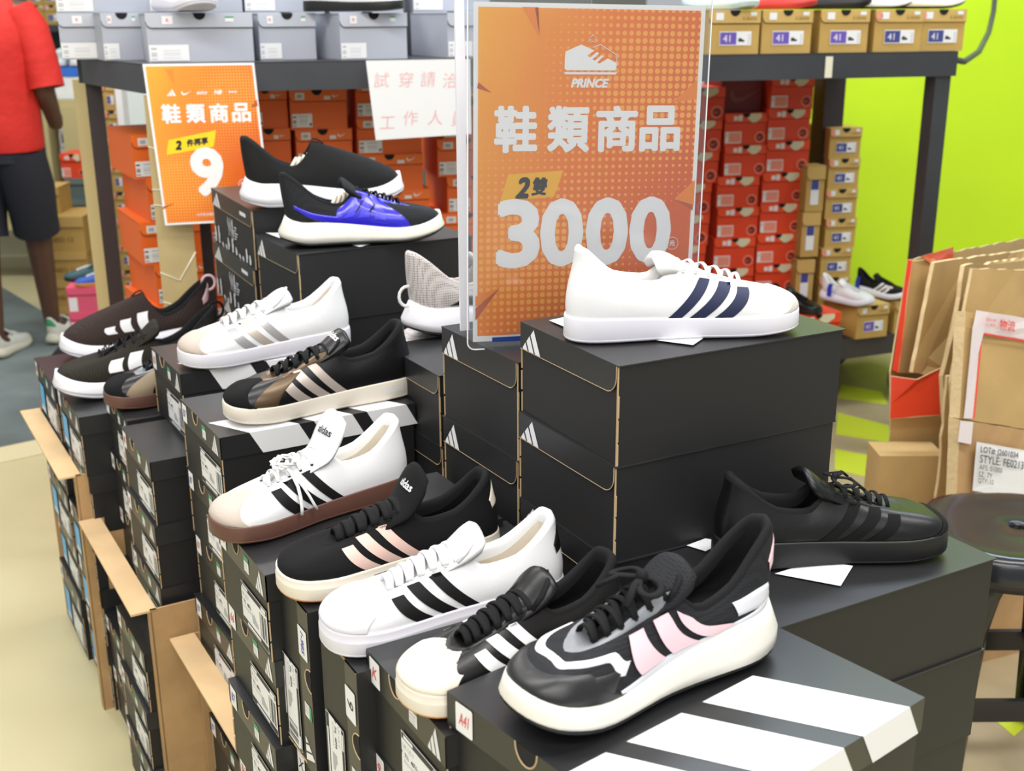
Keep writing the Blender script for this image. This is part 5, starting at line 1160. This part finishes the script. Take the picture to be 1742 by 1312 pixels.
# ---------------------------------------------------------------- things far left
LG='boxes in the left background'
def place(kind,label,xp,yp,Y,W,L,H,yaw,cat='shoebox',name='shoebox',zt=None,group=LG):
    P=aty(xp,yp,Y); return bgbox(kind,label,(P.x,P.y),W,L,H,zt or P.z,yaw,group,cat,name)
for k,(x,y,h) in enumerate(((76,368,.168),(78,428,.15),(80,482,.15),(82,534,.16))): pass
z=aty(75,370,5.5).z
for k,h in enumerate((.165,.135,.135,z-.435)): place('carton','brown carton %s in the stack behind the person'%('on top','second','third','at the bottom')[k],62,370,5.5,.21,.3,h,4,'cardboard box','carton',zt=z); z-=h
place('carton','small brown carton lying on the carton stack behind the person',60,322,5.6,.105,.2,.125,4,'cardboard box','carton',zt=aty(75,370,5.5).z+.1255)
z=aty(103,262,5.9).z
place('red','red shoebox on top of the grey-green bins at far left',101,262,5.9,.115,.2,.12,2,zt=z); z-=.12
for k in range(7):
    h=min(.105,z) 
    if h<.03: break
    place('teal','grey-green box, %s under the red box at far left'%ORD[k],104+3*k,262,5.9,.11,.2,h,2,'box','storage_box',zt=z); z-=h
z=aty(108,490,4.7).z
for k,kd in enumerate(('pink','pink','pink','pink')):
    h=.105 if k<3 else z
    place(kd,'pink shoebox, %s in the small pile by the wooden post'%ORD[k],112,490,4.7,.13,.2,h,8,zt=z); z-=h
place('dark','dark grey shoebox on the floor by the pink pile',80,548,4.50,.075,.2,.16,8,zt=.165)
P=aty(112,490,4.68); PL=dict(upper=BLUS,sole=mat('sole_tan_orange',(.55,.22,.05),.6),lining=LINB,lace=LACEW,lod=1)
zt_=aty(108,490,4.7).z
shoe('sneaker','blue and red sneaker on the pink shoeboxes',(P.x+.20,P.y+.09),(P.x+.02,P.y+.05),zt_+.001,PL,LG,'shoe',1,'court')
shoe('sneaker','dark sneaker behind the blue one on the pink shoeboxes',(P.x+.14,P.y+.20),(P.x-.06,P.y+.15),zt_+.001,dict(PL,upper=TEAL,sole=OUTB),LG,'shoe',1,'court')
# wooden board upright next to the rack post
mb=MB(); a=aty(129,135,3.80); mb.box((0,0,0),(.040,.10,a.z),mat('board_tan',(.56,.46,.22),.7)); tag(mb.build('wooden_board',None,(a.x-.012,a.y,0)),'upright tan board standing left of the dark rack post','board')
# far storage rack with boxes
WOOD=mat('plywood',(.50,.42,.20),.7); DKG=mat('rack_teal_black',(.035,.050,.055),.6)
fr_=empty('storage_rack',(0,0,0),0,'pale plywood rack full of boxes in the left background','shelf')
a=aty(62,172,6.6); 
def fb(x0,x1,y0,y1,z0,z1,m,n): mb=MB(); mb.box((x0,y0,z0),(x1,y1,z1),m); mb.build(n,fr_)
X0=a.x-1.2; X1=a.x+.55; zt2=a.z
fb(X0,X1,6.6,7.1,zt2-.03,zt2,WOOD,'top_board'); fb(a.x+.02,a.x+.045,6.6,7.1,0,zt2-.03,WOOD,'divider'); fb(a.x+.13,a.x+.40,6.58,6.60,zt2-.75,zt2-.03,WOOD,'side_panel'); fb(X0,X1,6.6,7.1,.30,.33,WOOD,'bottom_board'); fb(X1-.03,X1,6.6,7.1,0,zt2-.03,WOOD,'divider')
for k in range(6): place('blue','white shoebox with blue edging on the plywood rack, %s from the left'%ORD[k].split()[0].replace('topmost','first'),20+22*k,125,6.75,.075 if k<5 else .12,.2,.17,2,zt=zt2+.172)
for k in range(5): shoe('sneaker','pale sneaker above the blue-edged boxes, %s from the left'%('first','second','third','fourth','fifth')[k],(a.x-.06+.10*k,6.98),(a.x-.02+.10*k,6.74),zt2+.175,dict(upper=(LW,MINT,LW,RWc,LW)[k],sole=RW,lining=LINW,lace=LACEW,lod=1),'pale sneakers on the plywood rack','shoe',1,'court')
for k in range(4):
    place('white','small white and navy shoebox, %s in the gap of the plywood rack'%ORD[k],98,215+0*k,6.7,.07,.2,.12,2,zt=zt2-.14-.125*k)
# upper dark shelf with tan boxes far away
us=empty('storage_rack',(0,0,0),0,'dark upper rack holding tan boxes at the top left','shelf'); P=aty(40,40,7.8); mb=MB(); mb.box((P.x-.5,7.8,P.z-.05),(P.x+.75,8.3,P.z-.01),DKG); mb.build('shelf_board',us); mb=MB(); mb.box((P.x-.5,8.28,0),(P.x+1.2,8.30,P.z-.05),DKG); mb.build('back_panel',us)
mb=MB(); mb.box((P.x-.5,7.8,0),(P.x-.45,7.85,P.z-.05),DKG); mb.build('post',us); mb=MB(); mb.box((P.x+.70,7.8,0),(P.x+.75,7.85,P.z-.05),DKG); mb.build('post',us)
for r_ in range(2):
    for k in range(3): place('tan','far tan shoebox on the upper rack, %s row, %s'%(('lower','upper')[r_],('left','middle','right')[k]),50+27*k,38,7.82,.10,.25,.12,0,zt=P.z-.01+.121*(r_+1))
# tan boxes seen through the rack end
z=aty(158,140,5.6).z; 
for c_ in range(2):
    zz=z
    for k in range(9):
        if zz<.1: break
        place('tan','tan shoebox in the pile seen through the rack end, %s, %s pile'%(ORD[k].replace(' from the top',''),('left','right')[c_]),157+18*c_,140,5.6,.050,.3,.125,0,zt=zz); zz-=.126
mb=MB(); P=aty(194,145,5.5); mb.box((0,0,0),(.03,.3,P.z),PAPER); tag(mb.build('white_panel',None,(P.x,P.y,0)),'narrow white panel seen through the rack end','panel')
mb=MB(); P=aty(214,140,5.2); mb.box((0,0,0),(.10,.05,P.z),mat('pale_panel',(.60,.68,.66),.5)); tag(mb.build('pale_panel',None,(P.x,P.y,0)),'pale grey-green panel behind the orange boxes','panel')
